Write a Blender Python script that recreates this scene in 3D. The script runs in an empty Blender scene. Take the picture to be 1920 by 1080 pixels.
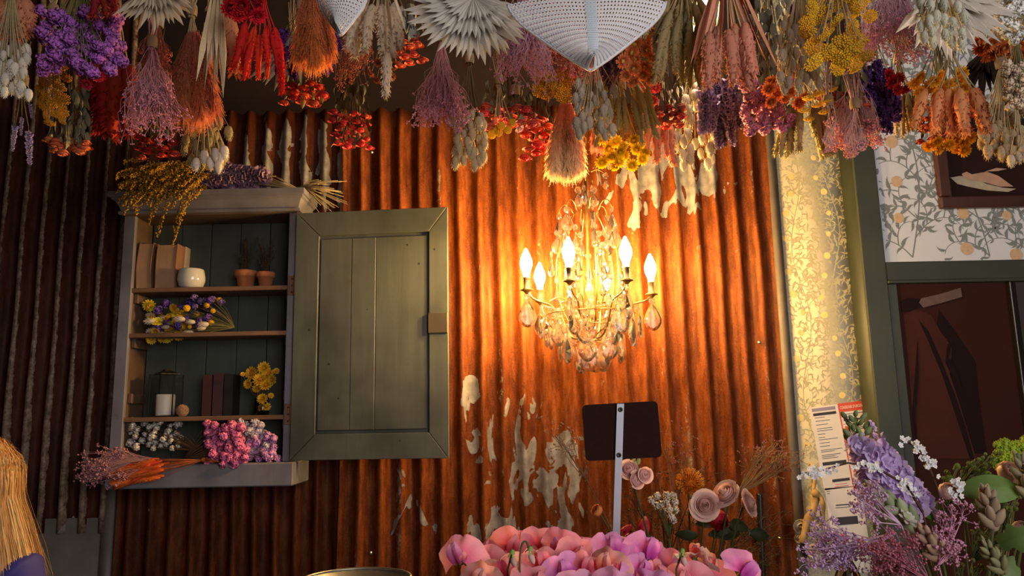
import bpy, math, random
from mathutils import Vector, Matrix, Quaternion
PI = math.pi
# ---------------------------------------------------------------- camera, light, exposure
sc = bpy.context.scene
COL = sc.collection
FPX = 1442.0
CAM = Vector((0.0, -2.9, 1.5))
PITCH, ROLL = math.radians(9.5), math.radians(1.1)
_F = Vector((0, math.cos(PITCH), math.sin(PITCH)))
_R0, _U0 = Vector((1, 0, 0)), Vector((0, -math.sin(PITCH), math.cos(PITCH)))
_R = _R0 * math.cos(ROLL) - _U0 * math.sin(ROLL)
_U = _U0 * math.cos(ROLL) + _R0 * math.sin(ROLL)
cd = bpy.data.cameras.new('camera'); cam = bpy.data.objects.new('camera', cd); COL.objects.link(cam)
cd.sensor_width = 36; cd.lens = FPX / 1920 * 36; cd.clip_start = 0.02
cam.matrix_world = Matrix(((_R.x, _U.x, -_F.x, CAM.x), (_R.y, _U.y, -_F.y, CAM.y), (_R.z, _U.z, -_F.z, CAM.z), (0, 0, 0, 1)))
sc.camera = cam
sc.view_settings.view_transform = 'Standard'; sc.view_settings.look = 'None'
sc.view_settings.gamma = 1; sc.view_settings.use_curve_mapping = False
sc.view_settings.exposure = 0.0
w = bpy.data.worlds.new('world'); sc.world = w; w.use_nodes = True
w.node_tree.nodes['Background'].inputs[0].default_value = (0.75, 0.85, 1.0, 1)
w.node_tree.nodes['Background'].inputs[1].default_value = 0.012
def area(name, loc, target, sx, sy, power, col):
    l = bpy.data.lights.new(name, 'AREA'); l.shape = 'RECTANGLE'; l.size = sx; l.size_y = sy; l.energy = power; l.color = col
    o = bpy.data.objects.new(name, l); COL.objects.link(o); o.location = loc
    o.rotation_euler = (Vector(target) - Vector(loc)).to_track_quat('-Z', 'Y').to_euler(); return o
# daylight entering through the shop front behind the camera
area('shop_front_daylight', (1.75, -4.35, 2.1), (0.75, 0, 1.85), 2.4, 2.0, 84, (1.0, 0.955, 0.93))

# ---------------------------------------------------------------- helpers
def P(px, py, Y):
    d = _F * FPX + _R * (px - 960) - _U * (py - 540)
    return CAM + d * ((Y - CAM.y) / d.y)
def S(Y): return (Y - CAM.y) / FPX          # metres for one pixel at that depth
RN = random.Random(7)
U = RN.uniform
def tag(o, label=None, cat=None, group=None, kind=None):
    if label: o['label'] = label
    if cat: o['category'] = cat
    if group: o['group'] = group
    if kind: o['kind'] = kind
    return o
def empty(name, loc, label=None, cat=None, group=None):
    o = bpy.data.objects.new(name, None); COL.objects.link(o); o.location = loc; o.empty_display_size = 0.02
    return tag(o, label, cat, group)
def base(parent):
    p = Vector((0, 0, 0))
    while parent is not None:
        p = p + parent.location; parent = parent.parent
    return p
class B:
    """collects faces for one mesh"""
    def __init__(s): s.v = []; s.f = []; s.m = []; s.t = []; s.smooth = True
    def add(s, vs, fs, m=0, t=None):
        k = len(s.v); s.v += [tuple(v) for v in vs]; s.f += [tuple(i + k for i in f) for f in fs]; s.m += [m] * len(fs)
        s.t += (t if t else [0.0] * len(vs)); return s
    def box(s, a, b, m=0):
        x0, y0, z0 = a; x1, y1, z1 = b
        vs = [(x0, y0, z0), (x1, y0, z0), (x1, y1, z0), (x0, y1, z0), (x0, y0, z1), (x1, y0, z1), (x1, y1, z1), (x0, y1, z1)]
        return s.add(vs, [(0, 3, 2, 1), (4, 5, 6, 7), (0, 1, 5, 4), (1, 2, 6, 5), (2, 3, 7, 6), (3, 0, 4, 7)], m)
    def tube(s, pts, r, n=5, m=0, cap=True, t=None):
        pts = [Vector(p) for p in pts]; L = len(pts)
        if not hasattr(r, '__len__'): r = [r] * L
        up = None; vs = []; ts = []
        for i, p in enumerate(pts):
            d = pts[min(i + 1, L - 1)] - pts[max(i - 1, 0)]
            d = d.normalized() if d.length > 1e-9 else Vector((0, 0, 1))
            if up is None: up = d.orthogonal().normalized()
            else:
                up = up - d * up.dot(d)
                up = up.normalized() if up.length > 1e-6 else d.orthogonal().normalized()
            w_ = d.cross(up)
            for k in range(n):
                a = 2 * PI * k / n
                vs.append(p + (up * math.cos(a) + w_ * math.sin(a)) * r[i]); ts.append(t[i] if t else i / max(1, L - 1))
        fs = [(i * n + k, i * n + (k + 1) % n, (i + 1) * n + (k + 1) % n, (i + 1) * n + k) for i in range(L - 1) for k in range(n)]
        if cap and n > 2: fs += [tuple(range(n - 1, -1, -1)), tuple((L - 1) * n + k for k in range(n))]
        return s.add(vs, fs, m, ts)
    def lathe(s, prof, n=16, c=(0, 0, 0), m=0, axis=None, close=True, amp=0, lobes=0):
        q = Vector((0, 0, 1)).rotation_difference(Vector(axis)) if axis is not None else Quaternion()
        c = Vector(c); vs = []
        for r, z in prof:
            for k in range(n):
                a = 2 * PI * k / n; rr = r * (1 + amp * math.cos(lobes * a))
                vs.append(c + q @ Vector((rr * math.cos(a), rr * math.sin(a), z)))
        L = len(prof)
        fs = [(i * n + k, i * n + (k + 1) % n, (i + 1) * n + (k + 1) % n, (i + 1) * n + k) for i in range(L - 1) for k in range(n)]
        if close:
            if prof[0][0] > 1e-6: fs.append(tuple(range(n - 1, -1, -1)))
            if prof[-1][0] > 1e-6: fs.append(tuple((L - 1) * n + k for k in range(n)))
        return s.add(vs, fs, m)
    def grid(s, fn, nu, nv, m=0, tf=None):
        vs = [fn(i / nu, j / nv) for i in range(nu + 1) for j in range(nv + 1)]
        ts = [j / nv for i in range(nu + 1) for j in range(nv + 1)]
        fs = [(i * (nv + 1) + j, (i + 1) * (nv + 1) + j, (i + 1) * (nv + 1) + j + 1, i * (nv + 1) + j + 1) for i in range(nu) for j in range(nv)]
        return s.add(vs, fs, m, ts)
    def octa(s, c, r, m=0, t=0.0, sz=1.0):
        c = Vector(c)
        vs = [c + Vector(d) * r for d in ((1, 0, 0), (0, 1, 0), (-1, 0, 0), (0, -1, 0), (0, 0, sz), (0, 0, -sz))]
        return s.add(vs, [(0, 1, 4), (1, 2, 4), (2, 3, 4), (3, 0, 4), (1, 0, 5), (2, 1, 5), (3, 2, 5), (0, 3, 5)], m, [t] * 6)
    def mesh(s, name, mats, off=Vector((0, 0, 0)), smooth=None):
        me = bpy.data.meshes.new(name)
        me.from_pydata([(v[0] - off[0], v[1] - off[1], v[2] - off[2]) for v in s.v], [], s.f)
        if not isinstance(mats, (list, tuple)): mats = [mats]
        for m in mats: me.materials.append(m)
        if any(s.m): me.polygons.foreach_set('material_index', s.m)
        sm = s.smooth if smooth is None else smooth
        me.polygons.foreach_set('use_smooth', [sm] * len(s.f))
        if any(s.t):
            at = me.attributes.new('t', 'FLOAT', 'POINT'); at.data.foreach_set('value', s.t)
        me.update(); return me
    def build(s, name, mats, parent=None, smooth=None, kind=None, label=None):
        """vertices are world coordinates (parents carry no rotation)"""
        off = base(parent)
        me = s.mesh(name, mats, off, smooth)
        o = bpy.data.objects.new(name, me); COL.objects.link(o); o.parent = parent
        return tag(o, label, None, None, kind)
    def thing(s, name, mats, loc, label, cat, group=None, smooth=None):
        o = s.build(name, mats, None, smooth)
        loc = Vector(loc); o.data.transform(Matrix.Translation(-loc)); o.location = loc
        return tag(o, label, cat, group)
def inst(name, me, parent, loc, direction=None, scale=1.0, spin=None, mat=None):
    """a part sharing mesh data; loc is a world position, local +Z is turned to direction"""
    o = bpy.data.objects.new(name, me); COL.objects.link(o); o.parent = parent
    o.location = Vector(loc) - base(parent)
    q = Quaternion((0, 0, 1), U(0, 2 * PI) if spin is None else spin)
    if direction is not None:
        d = Vector(direction).normalized()
        q = (d.to_track_quat('Z', 'Y') @ q)
    o.rotation_mode = 'QUATERNION'; o.rotation_quaternion = q
    o.scale = scale if hasattr(scale, '__len__') else (scale, scale, scale)
    if mat is not None:
        o.material_slots[0].link = 'OBJECT'; o.material_slots[0].material = mat
    return o
def bez(a, b, c, d, n=8):
    a, b, c, d = map(Vector, (a, b, c, d)); o = []
    for i in range(n + 1):
        t = i / n; u = 1 - t
        o.append(a * u ** 3 + b * 3 * u * u * t + c * 3 * u * t * t + d * t ** 3)
    return o
def bevelled(o, wd=0.003, seg=2):
    m = o.modifiers.new('bevel', 'BEVEL'); m.width = wd; m.segments = seg; m.limit_method = 'ANGLE'; return o

# ---------------------------------------------------------------- materials
class NT:
    def __init__(s, name):
        s.mat = bpy.data.materials.new(name); s.mat.use_nodes = True; s.t = s.mat.node_tree
        s.p = s.t.nodes['Principled BSDF']; s.out = s.t.nodes['Material Output']
    def n(s, typ, props=None, **ins):
        nd = s.t.nodes.new(typ)
        for k, v in (props or {}).items(): setattr(nd, k, v)
        for k, v in ins.items():
            key = int(k[1:]) if k[0] == 'i' and k[1:].isdigit() else k.replace('_', ' ')
            s.set(nd.inputs[key], v)
        return nd
    def set(s, sock, v):
        if isinstance(v, bpy.types.NodeSocket): s.t.links.new(v, sock)
        elif isinstance(v, bpy.types.Node): s.t.links.new(v.outputs[0], sock)
        elif hasattr(v, '__len__') and len(v) == 3 and sock.type == 'RGBA': sock.default_value = (*v, 1)
        else: sock.default_value = v
    def P(s, **ins):
        for k, v in ins.items(): s.set(s.p.inputs[k.replace('_', ' ')], v)
        return s.mat
    def math(s, op, a, b=0.0, c=0.0): return s.n('ShaderNodeMath', {'operation': op, 'use_clamp': False}, i0=a, i1=b, i2=c).outputs[0]
    def vm(s, op, a, b=None, sc_=None):
        nd = s.n('ShaderNodeVectorMath', {'operation': op}, i0=a)
        if b is not None: s.set(nd.inputs[1], b)
        if sc_ is not None: s.set(nd.inputs[3], sc_)
        return nd
    def mix(s, f, a, b, typ='MIX'):
        nd = s.t.nodes.new('ShaderNodeMix'); nd.data_type = 'RGBA'; nd.blend_type = typ
        s.set(nd.inputs[0], f); s.set(nd.inputs[6], a); s.set(nd.inputs[7], b); return nd.outputs[2]
    def ramp(s, f, stops):
        nd = s.t.nodes.new('ShaderNodeValToRGB'); cr = nd.color_ramp
        while len(cr.elements) < len(stops): cr.elements.new(0.5)
        for e, (p, c) in zip(cr.elements, stops): e.position = p; e.color = (*c, 1) if hasattr(c, '__len__') else (c, c, c, 1)
        s.set(nd.inputs[0], f); return nd.outputs[0]
    def coord(s, scale=None, kind='Object'):
        tc = s.n('ShaderNodeTexCoord').outputs[kind]
        return s.n('ShaderNodeMapping', None, Vector=tc, Scale=scale).outputs[0] if scale else tc
    def noise(s, scale, co=None, detail=3, rough=0.55, dist=0.0):
        nd = s.n('ShaderNodeTexNoise', None, Scale=scale, Detail=detail, Roughness=rough, Distortion=dist)
        if co is not None: s.set(nd.inputs['Vector'], co)
        return nd.outputs[0]
    def bump(s, h, strength=0.3, dist=0.01): return s.n('ShaderNodeBump', None, Strength=strength, Distance=dist, Height=h).outputs[0]
    def smooth(s, x, a, b):
        return s.n('ShaderNodeMapRange', {'interpolation_type': 'SMOOTHSTEP'}, Value=x, i1=a, i2=b, i3=0.0, i4=1.0).outputs[0]
_MC = {}
def dye(c, c2=None, rough=0.75, var=0.25, trans=0.0, spec=0.2, grain=60):
    """petal, leaf and straw material: a dried or fresh colour that differs a little from piece to piece; c2 = tip colour"""
    key = (c, c2, rough, var, trans, spec, grain)
    if key in _MC: return _MC[key]
    s = NT('petal_%d' % len(_MC)); rnd = s.n('ShaderNodeObjectInfo').outputs['Random']
    nz = s.noise(grain, s.coord(), 2)
    colr = c
    if c2: colr = s.mix(s.smooth(s.n('ShaderNodeAttribute', {'attribute_name': 't'}).outputs['Fac'], 0.1, 0.95), c, c2)
    v = s.math('ADD', s.math('MULTIPLY', rnd, var * 1.4), s.math('MULTIPLY', nz, var * 1.6))
    v = s.math('ADD', v, 1.0 - var * 1.5)
    h = s.math('ADD', s.math('MULTIPLY', s.math('FRACT', s.math('MULTIPLY', rnd, 7.31)), 0.05 * var), 0.5 - 0.025 * var)
    hs = s.n('ShaderNodeHueSaturation', None, Hue=h, Saturation=1.0, Value=v, Color=colr).outputs[0]
    m = s.P(Base_Color=hs, Roughness=rough); s.set(s.p.inputs['Specular IOR Level'], spec)
    if trans:
        tr = s.n('ShaderNodeBsdfTranslucent', None, Color=hs)
        mx = s.n('ShaderNodeMixShader', None, Fac=trans, i1=s.p.outputs[0], i2=tr.outputs[0])
        s.t.links.new(mx.outputs[0], s.out.inputs[0])
    _MC[key] = m; return m
def plain(name, c, rough=0.5, metal=0.0, spec=0.5, noise=0.15, scale=25, bump=0.0, coat=0.0):
    s = NT(name); nz = s.noise(scale, s.coord(), 4)
    colr = s.mix(nz, tuple(x * (1 - noise) for x in c), tuple(min(1, x * (1 + noise)) for x in c))
    m = s.P(Base_Color=colr, Roughness=rough, Metallic=metal, Specular_IOR_Level=spec, Coat_Weight=coat)
    if bump: s.set(s.p.inputs['Normal'], s.bump(nz, bump, 0.004))
    return m
def glassmat(name, c=(1, 1, 1), rough=0.0, ior=1.5): 
    s = NT(name); return s.P(Base_Color=c, Roughness=rough, IOR=ior, Transmission_Weight=1.0)
def glow(name, c, strength):
    s = NT(name); return s.P(Base_Color=c, Emission_Color=c, Emission_Strength=strength, Roughness=0.3)
def wood(name, c1, c2, stretch=(30, 30, 2.5), rough=0.6, worn=None, spots=0.0, bump=0.15):
    s = NT(name); co = s.coord(stretch)
    g = s.noise(1.0, co, 6, 0.6, 0.6); big = s.noise(4.0, s.coord(), 3)
    colr = s.mix(g, c1, c2)
    colr = s.mix(s.smooth(big, 0.35, 0.75), colr, tuple(x * 0.7 for x in c1))
    if worn: colr = s.mix(s.math('MULTIPLY', s.smooth(s.noise(14, s.coord(), 6, 0.7), 0.58, 0.72), 0.7), colr, worn)
    if spots:
        vo = s.n('ShaderNodeTexVoronoi', None, Scale=spots, Vector=s.coord())
        colr = s.mix(s.smooth(vo.outputs['Distance'], 0.055, 0.03), colr, (0.008, 0.006, 0.005))
    return s.P(Base_Color=colr, Roughness=rough, Normal=s.bump(g, bump, 0.003))
PITCHX = 0.0762
XREF = P(633, 950, 0).x
def rust(name, regions, crest=0.0, thr=0.62, tone=1.0, pc=0.0):
    s = NT(name); co = s.coord(); sep = s.n('ShaderNodeSeparateXYZ', None, Vector=co)
    st = s.noise(1.0, s.coord((7, 9, 1.8)), 6, 0.65, 0.3); fine = s.noise(170, co, 3, 0.7)
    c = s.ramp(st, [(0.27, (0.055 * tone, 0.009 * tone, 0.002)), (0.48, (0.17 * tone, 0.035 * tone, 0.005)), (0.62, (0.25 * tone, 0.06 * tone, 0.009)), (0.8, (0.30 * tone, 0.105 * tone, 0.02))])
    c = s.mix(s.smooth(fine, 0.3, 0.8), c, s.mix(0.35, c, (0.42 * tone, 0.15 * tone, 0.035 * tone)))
    c = s.mix(s.smooth(s.noise(1.0, s.coord((50, 20, 10)), 5, 0.72), 0.38, 0.62), s.mix(1.0, c, (0.55, 0.48, 0.45), 'MULTIPLY'), c)
    c = s.mix(s.smooth(s.noise(75, co, 4, 0.7), 0.60, 0.72), c, s.mix(1.0, c, (0.35, 0.3, 0.3), 'MULTIPLY'))
    # flaked zinc patches with a shape of their own
    reg = None
    for (cx, cz, rx, rz, k) in regions:
        v = s.vm('MULTIPLY', s.vm('SUBTRACT', co, (cx, 0, cz)).outputs[0], (1 / rx, 0, 1 / rz))
        ln = s.vm('LENGTH', v.outputs[0]).outputs['Value']
        a = s.math('MULTIPLY', s.smooth(ln, 1.0, 0.35), k)
        reg = a if reg is None else s.math('MAXIMUM', reg, a)
    nz = s.noise(1.0, s.coord((15, 5, 6.5)), 3, 0.5, 1.0)
    pm = s.math('ADD', nz, reg if reg is not None else 0.0)
    # flakes along crests
    ph = s.math('MULTIPLY', s.math('SUBTRACT', sep.outputs[0], XREF), 2 * PI / PITCHX)
    cw = s.math('COSINE', s.math('ADD', ph, 0.35), 0.0)
    mask = s.smooth(s.math('ADD', pm, s.math('MULTIPLY', cw, pc)), 0.80, 0.815)
    flk = s.noise(1.0, s.coord((60, 8, 22)), 5, 0.7, 0.5); bigz = s.noise(1.0, s.coord((13, 1, 1.3)), 2)
    m2 = s.math('ADD', s.math('MULTIPLY', cw, 0.18 + crest), s.math('ADD', s.math('MULTIPLY', flk, 0.7), s.math('MULTIPLY', bigz, 0.55)))
    mask2 = s.smooth(m2, thr + 0.28, thr + 0.32)
    gcol = s.ramp(s.noise(30, co, 4), [(0.3, (0.15, 0.13, 0.12)), (0.7, (0.33, 0.30, 0.28))])
    tan = s.ramp(s.noise(40, co, 6, 0.8), [(0.35, (0.05, 0.022, 0.010)), (0.52, (0.17, 0.105, 0.062)), (0.7, (0.34, 0.26, 0.2))])
    c = s.mix(mask2, c, tan); c = s.mix(mask, c, gcol)
    rgh = s.math('ADD', s.math('MULTIPLY', fine, 0.4), 0.36)
    h = s.math('ADD', s.math('MULTIPLY', fine, 0.3), s.math('MULTIPLY', s.math('MAXIMUM', mask, mask2), 0.6))
    return s.P(Base_Color=c, Roughness=rgh, Normal=s.bump(h, 0.45, 0.0025), Specular_IOR_Level=s.math('ADD', s.math('MULTIPLY', s.math('MAXIMUM', mask, mask2), 0.3), 0.14))
# ---------------------------------------------------------------- the room
CEIL = 3.32
def struct(o): o['kind'] = 'structure'; return o
m_dark = plain('dark_plaster', (0.085, 0.04, 0.017), 0.85, noise=0.3, scale=5, bump=0.1)
m_wall2 = plain('side_plaster', (0.11, 0.07, 0.045), 0.85, noise=0.2, scale=4)
m_floor = wood('floor_boards', (0.10, 0.06, 0.035), (0.19, 0.12, 0.07), (3, 30, 30))
wall_back = struct(B().box((-2.9, 0.035, 0), (2.6, 0.16, CEIL)).build('wall_back', m_dark))
struct(B().box((-2.9, -4.5, -0.1), (2.6, 0.16, 0)).build('floor', m_floor))
struct(B().box((-2.9, -4.5, CEIL), (2.6, 0.16, CEIL + 0.1)).build('ceiling', plain('ceiling_paint', (0.10, 0.07, 0.05), 0.9)))
struct(B().box((-3.0, -4.5, 0), (-2.9, 0.16, CEIL)).build('wall_left', m_wall2))
struct(B().box((2.6, -4.5, 0), (2.7, 0.16, CEIL)).build('wall_right', m_wall2))
# corrugated iron cladding
m_screw = plain('screw_steel', (0.6, 0.6, 0.6), 0.35, 0.9)
def sheet(x0, x1, z0, z1, yo, mat, amp=0.015, label=None, seed=0):
    r = random.Random(seed); nx = max(4, int((x1 - x0) / PITCHX * 12)); nz = 30
    ph = [r.uniform(0, 6.28) for _ in range(4)]
    b = B(); vs = []
    for i in range(nx + 1):
        x = x0 + (x1 - x0) * i / nx
        for j in range(nz + 1):
            z = z0 + (z1 - z0) * j / nz
            dent = 0.003 * math.sin(3.1 * z + 2 * x + ph[0]) + 0.002 * math.sin(11 * z + 9 * x + ph[1])
            xx = x + 0.004 * math.sin(2.3 * z + ph[2]) + 0.002 * math.sin(7 * z + 5 * x + ph[3])
            c = math.cos(2 * PI * (x - XREF) / PITCHX)
            ztop = z + (0.004 * c + 0.003 * math.sin(21 * x) if j == nz else 0)
            vs.append((xx, yo - amp * (c + 0.12 * math.cos(4 * PI * (x - XREF) / PITCHX)) + dent, ztop))
    b.add(vs, [(i * (nz + 1) + j, (i + 1) * (nz + 1) + j, (i + 1) * (nz + 1) + j + 1, i * (nz + 1) + j + 1) for i in range(nx) for j in range(nz)])
    o = b.build('corrugated_sheet', mat, wall_back, label=label)
    m = o.modifiers.new('thick', 'SOLIDIFY'); m.thickness = 0.0012; m.offset = 0
    return o
ZT = P(640, 208, 0).z
def R(px, py, rx, ry, k): p = P(px, py, 0); return (p.x, p.z, rx * S(0), ry * S(0), k)
m_rust = rust('rusted_iron', [R(960, 850, 105, 200, 0.30), R(885, 740, 30, 70, 0.36), R(1045, 900, 75, 180, 0.36), R(930, 1000, 90, 140, 0.32), R(770, 950, 120, 120, 0.20),
                              R(1250, 330, 210, 150, 0.32), R(1180, 370, 40, 120, 0.3), R(1330, 330, 60, 60, 0.26)], thr=0.62, tone=0.86)
m_rust_b = rust('rusted_iron_flaked_shaded', [R(545, 290, 150, 120, 0.33), R(625, 330, 45, 120, 0.36)], crest=0.0, thr=0.74, pc=0.13, tone=0.48)  # low tone: shade around the cabinet is put into the rust colour
m_rust_l = rust('rusted_iron_peeling_shaded', [R(150, 1010, 60, 60, 0.3)], crest=0.34, thr=0.50, tone=0.30)  # lowest tone: dimness far from the chandelier is painted into the rust
XL = P(205, 900, -0.03).x; XS = P(655, 300, 0).x; XE = P(1462, 600, 0).x
sheet(XS - 0.02, XE, 0.05, ZT, -0.002, m_rust, label='orange rusted sheet behind the chandelier, flaked to bare zinc low down', seed=1)
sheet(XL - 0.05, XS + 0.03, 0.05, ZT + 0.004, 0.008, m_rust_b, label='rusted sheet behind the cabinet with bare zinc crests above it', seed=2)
sheet(-2.88, XL, P(120, 1000, -0.03).z, CEIL - 0.02, -0.022, m_rust_l, amp=0.017, label='peeling sheet at the left end of the wall, its colour darkened as in shade', seed=3)
m_zinc = plain('grey_zinc', (0.17, 0.145, 0.125), 0.55, 0.3, noise=0.35, scale=12, bump=0.15)
B().box((-2.88, -0.02, 0.03), (XL - 0.02, 0.0, P(120, 1000, -0.03).z + 0.05)).build('base_flashing', m_zinc, wall_back)
B().box((XL - 0.018, -0.03, 0.03), (XL + 0.022, -0.01, P(205, 905, -0.03).z)).build('edge_flashing', m_zinc, wall_back)
# edge strip and wallpapered pier on the right
XW0, XW1 = P(1470, 575, 0).x, P(1596, 480, 0).x
m_trim = plain('weathered_edge_strip', (0.13, 0.10, 0.075), 0.6, noise=0.4, scale=18, bump=0.2)
struct(B().box((XE - 0.005, -0.016, 0.02), (XW0 + 0.008, 0.03, CEIL - 0.01)).build('trim_1', m_trim))
m_paper_y = plain('cream_wallpaper', (0.60, 0.54, 0.40), 0.7, noise=0.06, scale=6)
m_paper_w = plain('white_wallpaper', (0.62, 0.64, 0.70), 0.7, noise=0.05, scale=6)
YP = -0.12
pier = struct(B().box((XW0, -0.006, 0.02), (XW1 + 0.03, 0.034, CEIL)).build('wall_pier', m_paper_y))
XP0, XP1 = P(1608, 400, YP).x, P(1648, 400, YP).x      # dark green post
m_green = wood('dark_green_joinery', (0.030, 0.036, 0.020), (0.042, 0.050, 0.028), rough=0.55, bump=0.05)
part = struct(B().box((XP0, YP, 0), (2.6, 0.03, CEIL)).build('wall_partition', m_green))
zr1, zr0 = P(1780, 490, YP).z, P(1780, 525, YP).z
def child_box(name, a, b, mat, parent, bev=0.003, label=None):
    o = B().box(a, b).build(name, mat, parent, False, label=label)
    if bev: bevelled(o, bev)
    return o
child_box('post', (XP0 - 0.004, YP - 0.014, 0.01), (XP1, YP, CEIL - 0.01), m_green, part)
child_box('rail', (XP1, YP - 0.012, zr0), (2.6, YP, zr1), m_green, part)
child_box('rail_bead', (XP1, YP - 0.02, zr0 - 0.012), (2.6, YP, zr0), m_green, part)
child_box('wallpaper_panel', (XP1, YP - 0.005, zr1), (2.6, YP, CEIL - 0.01), m_paper_w, part, 0)
xk = P(1690, 640, YP).x
child_box('inner_post', (XP1, YP - 0.010, 0.01), (xk, YP, zr0 - 0.012), m_green, part)
# vine print of the wallpaper: flat ink shapes lying on the paper
def vine_print(parent, name, x0, x1, z0, z1, y, k, matv, matf, seed, cols):
    r = random.Random(seed); b = B(); fl = B(); n = [0]
    def ins(p): return x0 + 0.004 < p[0] < x1 - 0.004 and z0 < p[1] < z1
    def ribbon(pts, w0, w1):
        L = len(pts)
        for i in range(L - 1):
            a, c = pts[i], pts[i + 1]
            if not (ins(a) and ins(c)): continue
            dx, dz = c[0] - a[0], c[1] - a[1]; l = math.hypot(dx, dz) or 1e-6; nx, nz = -dz / l, dx / l
            wa = w0 + (w1 - w0) * i / (L - 1); wb = w0 + (w1 - w0) * (i + 1) / (L - 1)
            yy = y - 0.0002 - 0.0000008 * (n[0] % 200); n[0] += 1
            b.add([(a[0] - nx * wa, yy, a[1] - nz * wa), (a[0] + nx * wa, yy, a[1] + nz * wa), (c[0] + nx * wb, yy, c[1] + nz * wb), (c[0] - nx * wb, yy, c[1] - nz * wb)], [(0, 1, 2, 3)])
    def leaf(p, ang, ln):
        # slim curved leaf
        pts = []; a = ang; q = p; bend = r.choice((-1, 1)) * r.uniform(0.15, 0.35)
        for i in range(7): pts.append(q); q = (q[0] + math.cos(a) * ln / 6, q[1] + math.sin(a) * ln / 6); a += bend
        L = len(pts); 
        for i in range(L - 1):
            w_ = [0.12, .75, 1, .8, .45, .15, 0]
            a_, c_ = pts[i], pts[i + 1]
            if not (ins(a_) and ins(c_)): continue
            dx, dz = c_[0] - a_[0], c_[1] - a_[1]; l = math.hypot(dx, dz) or 1e-6; nx, nz = -dz / l, dx / l
            wa, wb = w_[i] * ln * 0.13, w_[i + 1] * ln * 0.13
            yy = y - 0.0004 - 0.0000008 * (n[0] % 200); n[0] += 1
            b.add([(a_[0] - nx * wa, yy, a_[1] - nz * wa), (a_[0] + nx * wa, yy, a_[1] + nz * wa), (c_[0] + nx * wb, yy, c_[1] + nz * wb), (c_[0] - nx * wb, yy, c_[1] - nz * wb)], [(0, 1, 2, 3)])
    def scroll(p, ang, ln, side, depth):
        pts = []; q = p; a = ang; st = 14
        for i in range(st):
            pts.append(q); q = (q[0] + math.cos(a) * ln / st, q[1] + math.sin(a) * ln / st); a += side * (0.05 + 0.022 * i)
            if i % 3 == 2:
                leaf(q, a - side * 1.0, k * r.uniform(0.75, 1.15))
                if r.random() < .7: leaf(q, a + side * .9, k * r.uniform(0.55, .9))
        ribbon(pts, k * 0.045, k * 0.02)
        leaf(q, a, k); leaf(q, a + .7, k * .7); leaf(q, a - .7, k * .7)
        if depth > 0:
            for i in (4, 8): scroll(pts[i], ang + side * 0.35 * (i / 4) - side * r.uniform(.8, 1.2), ln * .62, -side, depth - 1)
    dx = (x1 - x0) / cols
    for c in range(cols):
        xm = x0 + dx * (c + 0.5); z = z0 - 0.02; s_ = 1; stem = []
        while z < z1:
            stem.append((xm + math.sin(z * 2.6 / k * 0.12 + c * 2.2) * dx * 0.18, z)); z += k * 0.35
        ribbon(stem, k * 0.05, k * 0.05)
        for i in range(2, len(stem) - 1, 4):
            s_ = -s_
            scroll(stem[i], PI / 2 - s_ * r.uniform(0.5, 0.9), k * r.uniform(4.0, 5.2), -s_ if r.random() < .75 else s_, 1)
            if i % 8 < 4:
                cx, cz = stem[i][0] + s_ * r.uniform(.9, 1.6) * k, stem[i][1] + k * r.uniform(-.3, .6)
                if ins((cx - k * .55, cz)) and ins((cx + k * .55, cz)):
                    rr = k * r.uniform(.34, .5)
                    fl.lathe([(rr, 0), (rr * .9, 0.0002)], 16, (cx, y - 0.0007, cz), axis=(0, -1, 0))
    b.build(name, matv, parent, False, 'stuff'); fl.build('flower_print', matf, parent, False, 'stuff')
vine_print(pier, 'vine_print', XW0, XW1 + 0.006, 0.6, 3.25, -0.006, 0.028, plain('olive_ink', (0.46, 0.42, 0.26), 0.8), plain('yellow_ink', (0.80, 0.62, 0.25), 0.8, noise=.25, scale=90), 5, 2)
vine_print(part, 'vine_print', XP1, 2.3, zr1, 3.28, YP - 0.005, 0.052, plain('grey_green_ink', (0.19, 0.21, 0.21), 0.8), plain('peach_ink', (0.55, 0.38, 0.24), 0.8, noise=.25, scale=90), 9, 4)

# framed picture of a reclining figure (generic) hung on the wallpaper
m_frame = wood('dark_red_frame', (0.045, 0.014, 0.010), (0.07, 0.022, 0.014), rough=0.35)
def flat_shape(b, pts, y, m=0):
    b.add([(p.x, y, p.z) for p in pts], [tuple(range(len(pts)))], m)
def blob(pxs, Y): return [P(a, c, Y) for a, c in pxs]
def framed(name, x0, x1, z0, z1, y, fw, label, cat, art):
    t = empty(name, ((x0 + x1) / 2, y, z0), label, cat)
    for nm, a, c in (('frame_rail', (x0, y - 0.025, z0), (x1, y, z0 + fw)), ('frame_rail', (x0, y - 0.025, z1 - fw), (x1, y, z1)),
                     ('frame_stile', (x0, y - 0.0245, z0 + fw), (x0 + fw, y, z1 - fw)), ('frame_stile', (x1 - fw, y - 0.0245, z0 + fw), (x1, y, z1 - fw))):
        bevelled(B().box(a, c).build(nm, m_frame, t, False), 0.006)
    art(t, x0 + fw, x1 - fw, z0 + fw, z1 - fw); return t
m_dkcanvas = plain('dark_canvas', (0.020, 0.007, 0.005), 0.75, spec=.15, noise=0.5, scale=9)
m_skin_p = plain('painted_pale_figure', (0.42, 0.25, 0.17), 0.6, noise=0.35, scale=30)
m_cloth_p = plain('painted_cream_cloth', (0.40, 0.33, 0.24), 0.6, noise=0.3, scale=40)
m_gilt = plain('gilt_fillet', (0.35, 0.22, 0.10), 0.4, 0.6)
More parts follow.
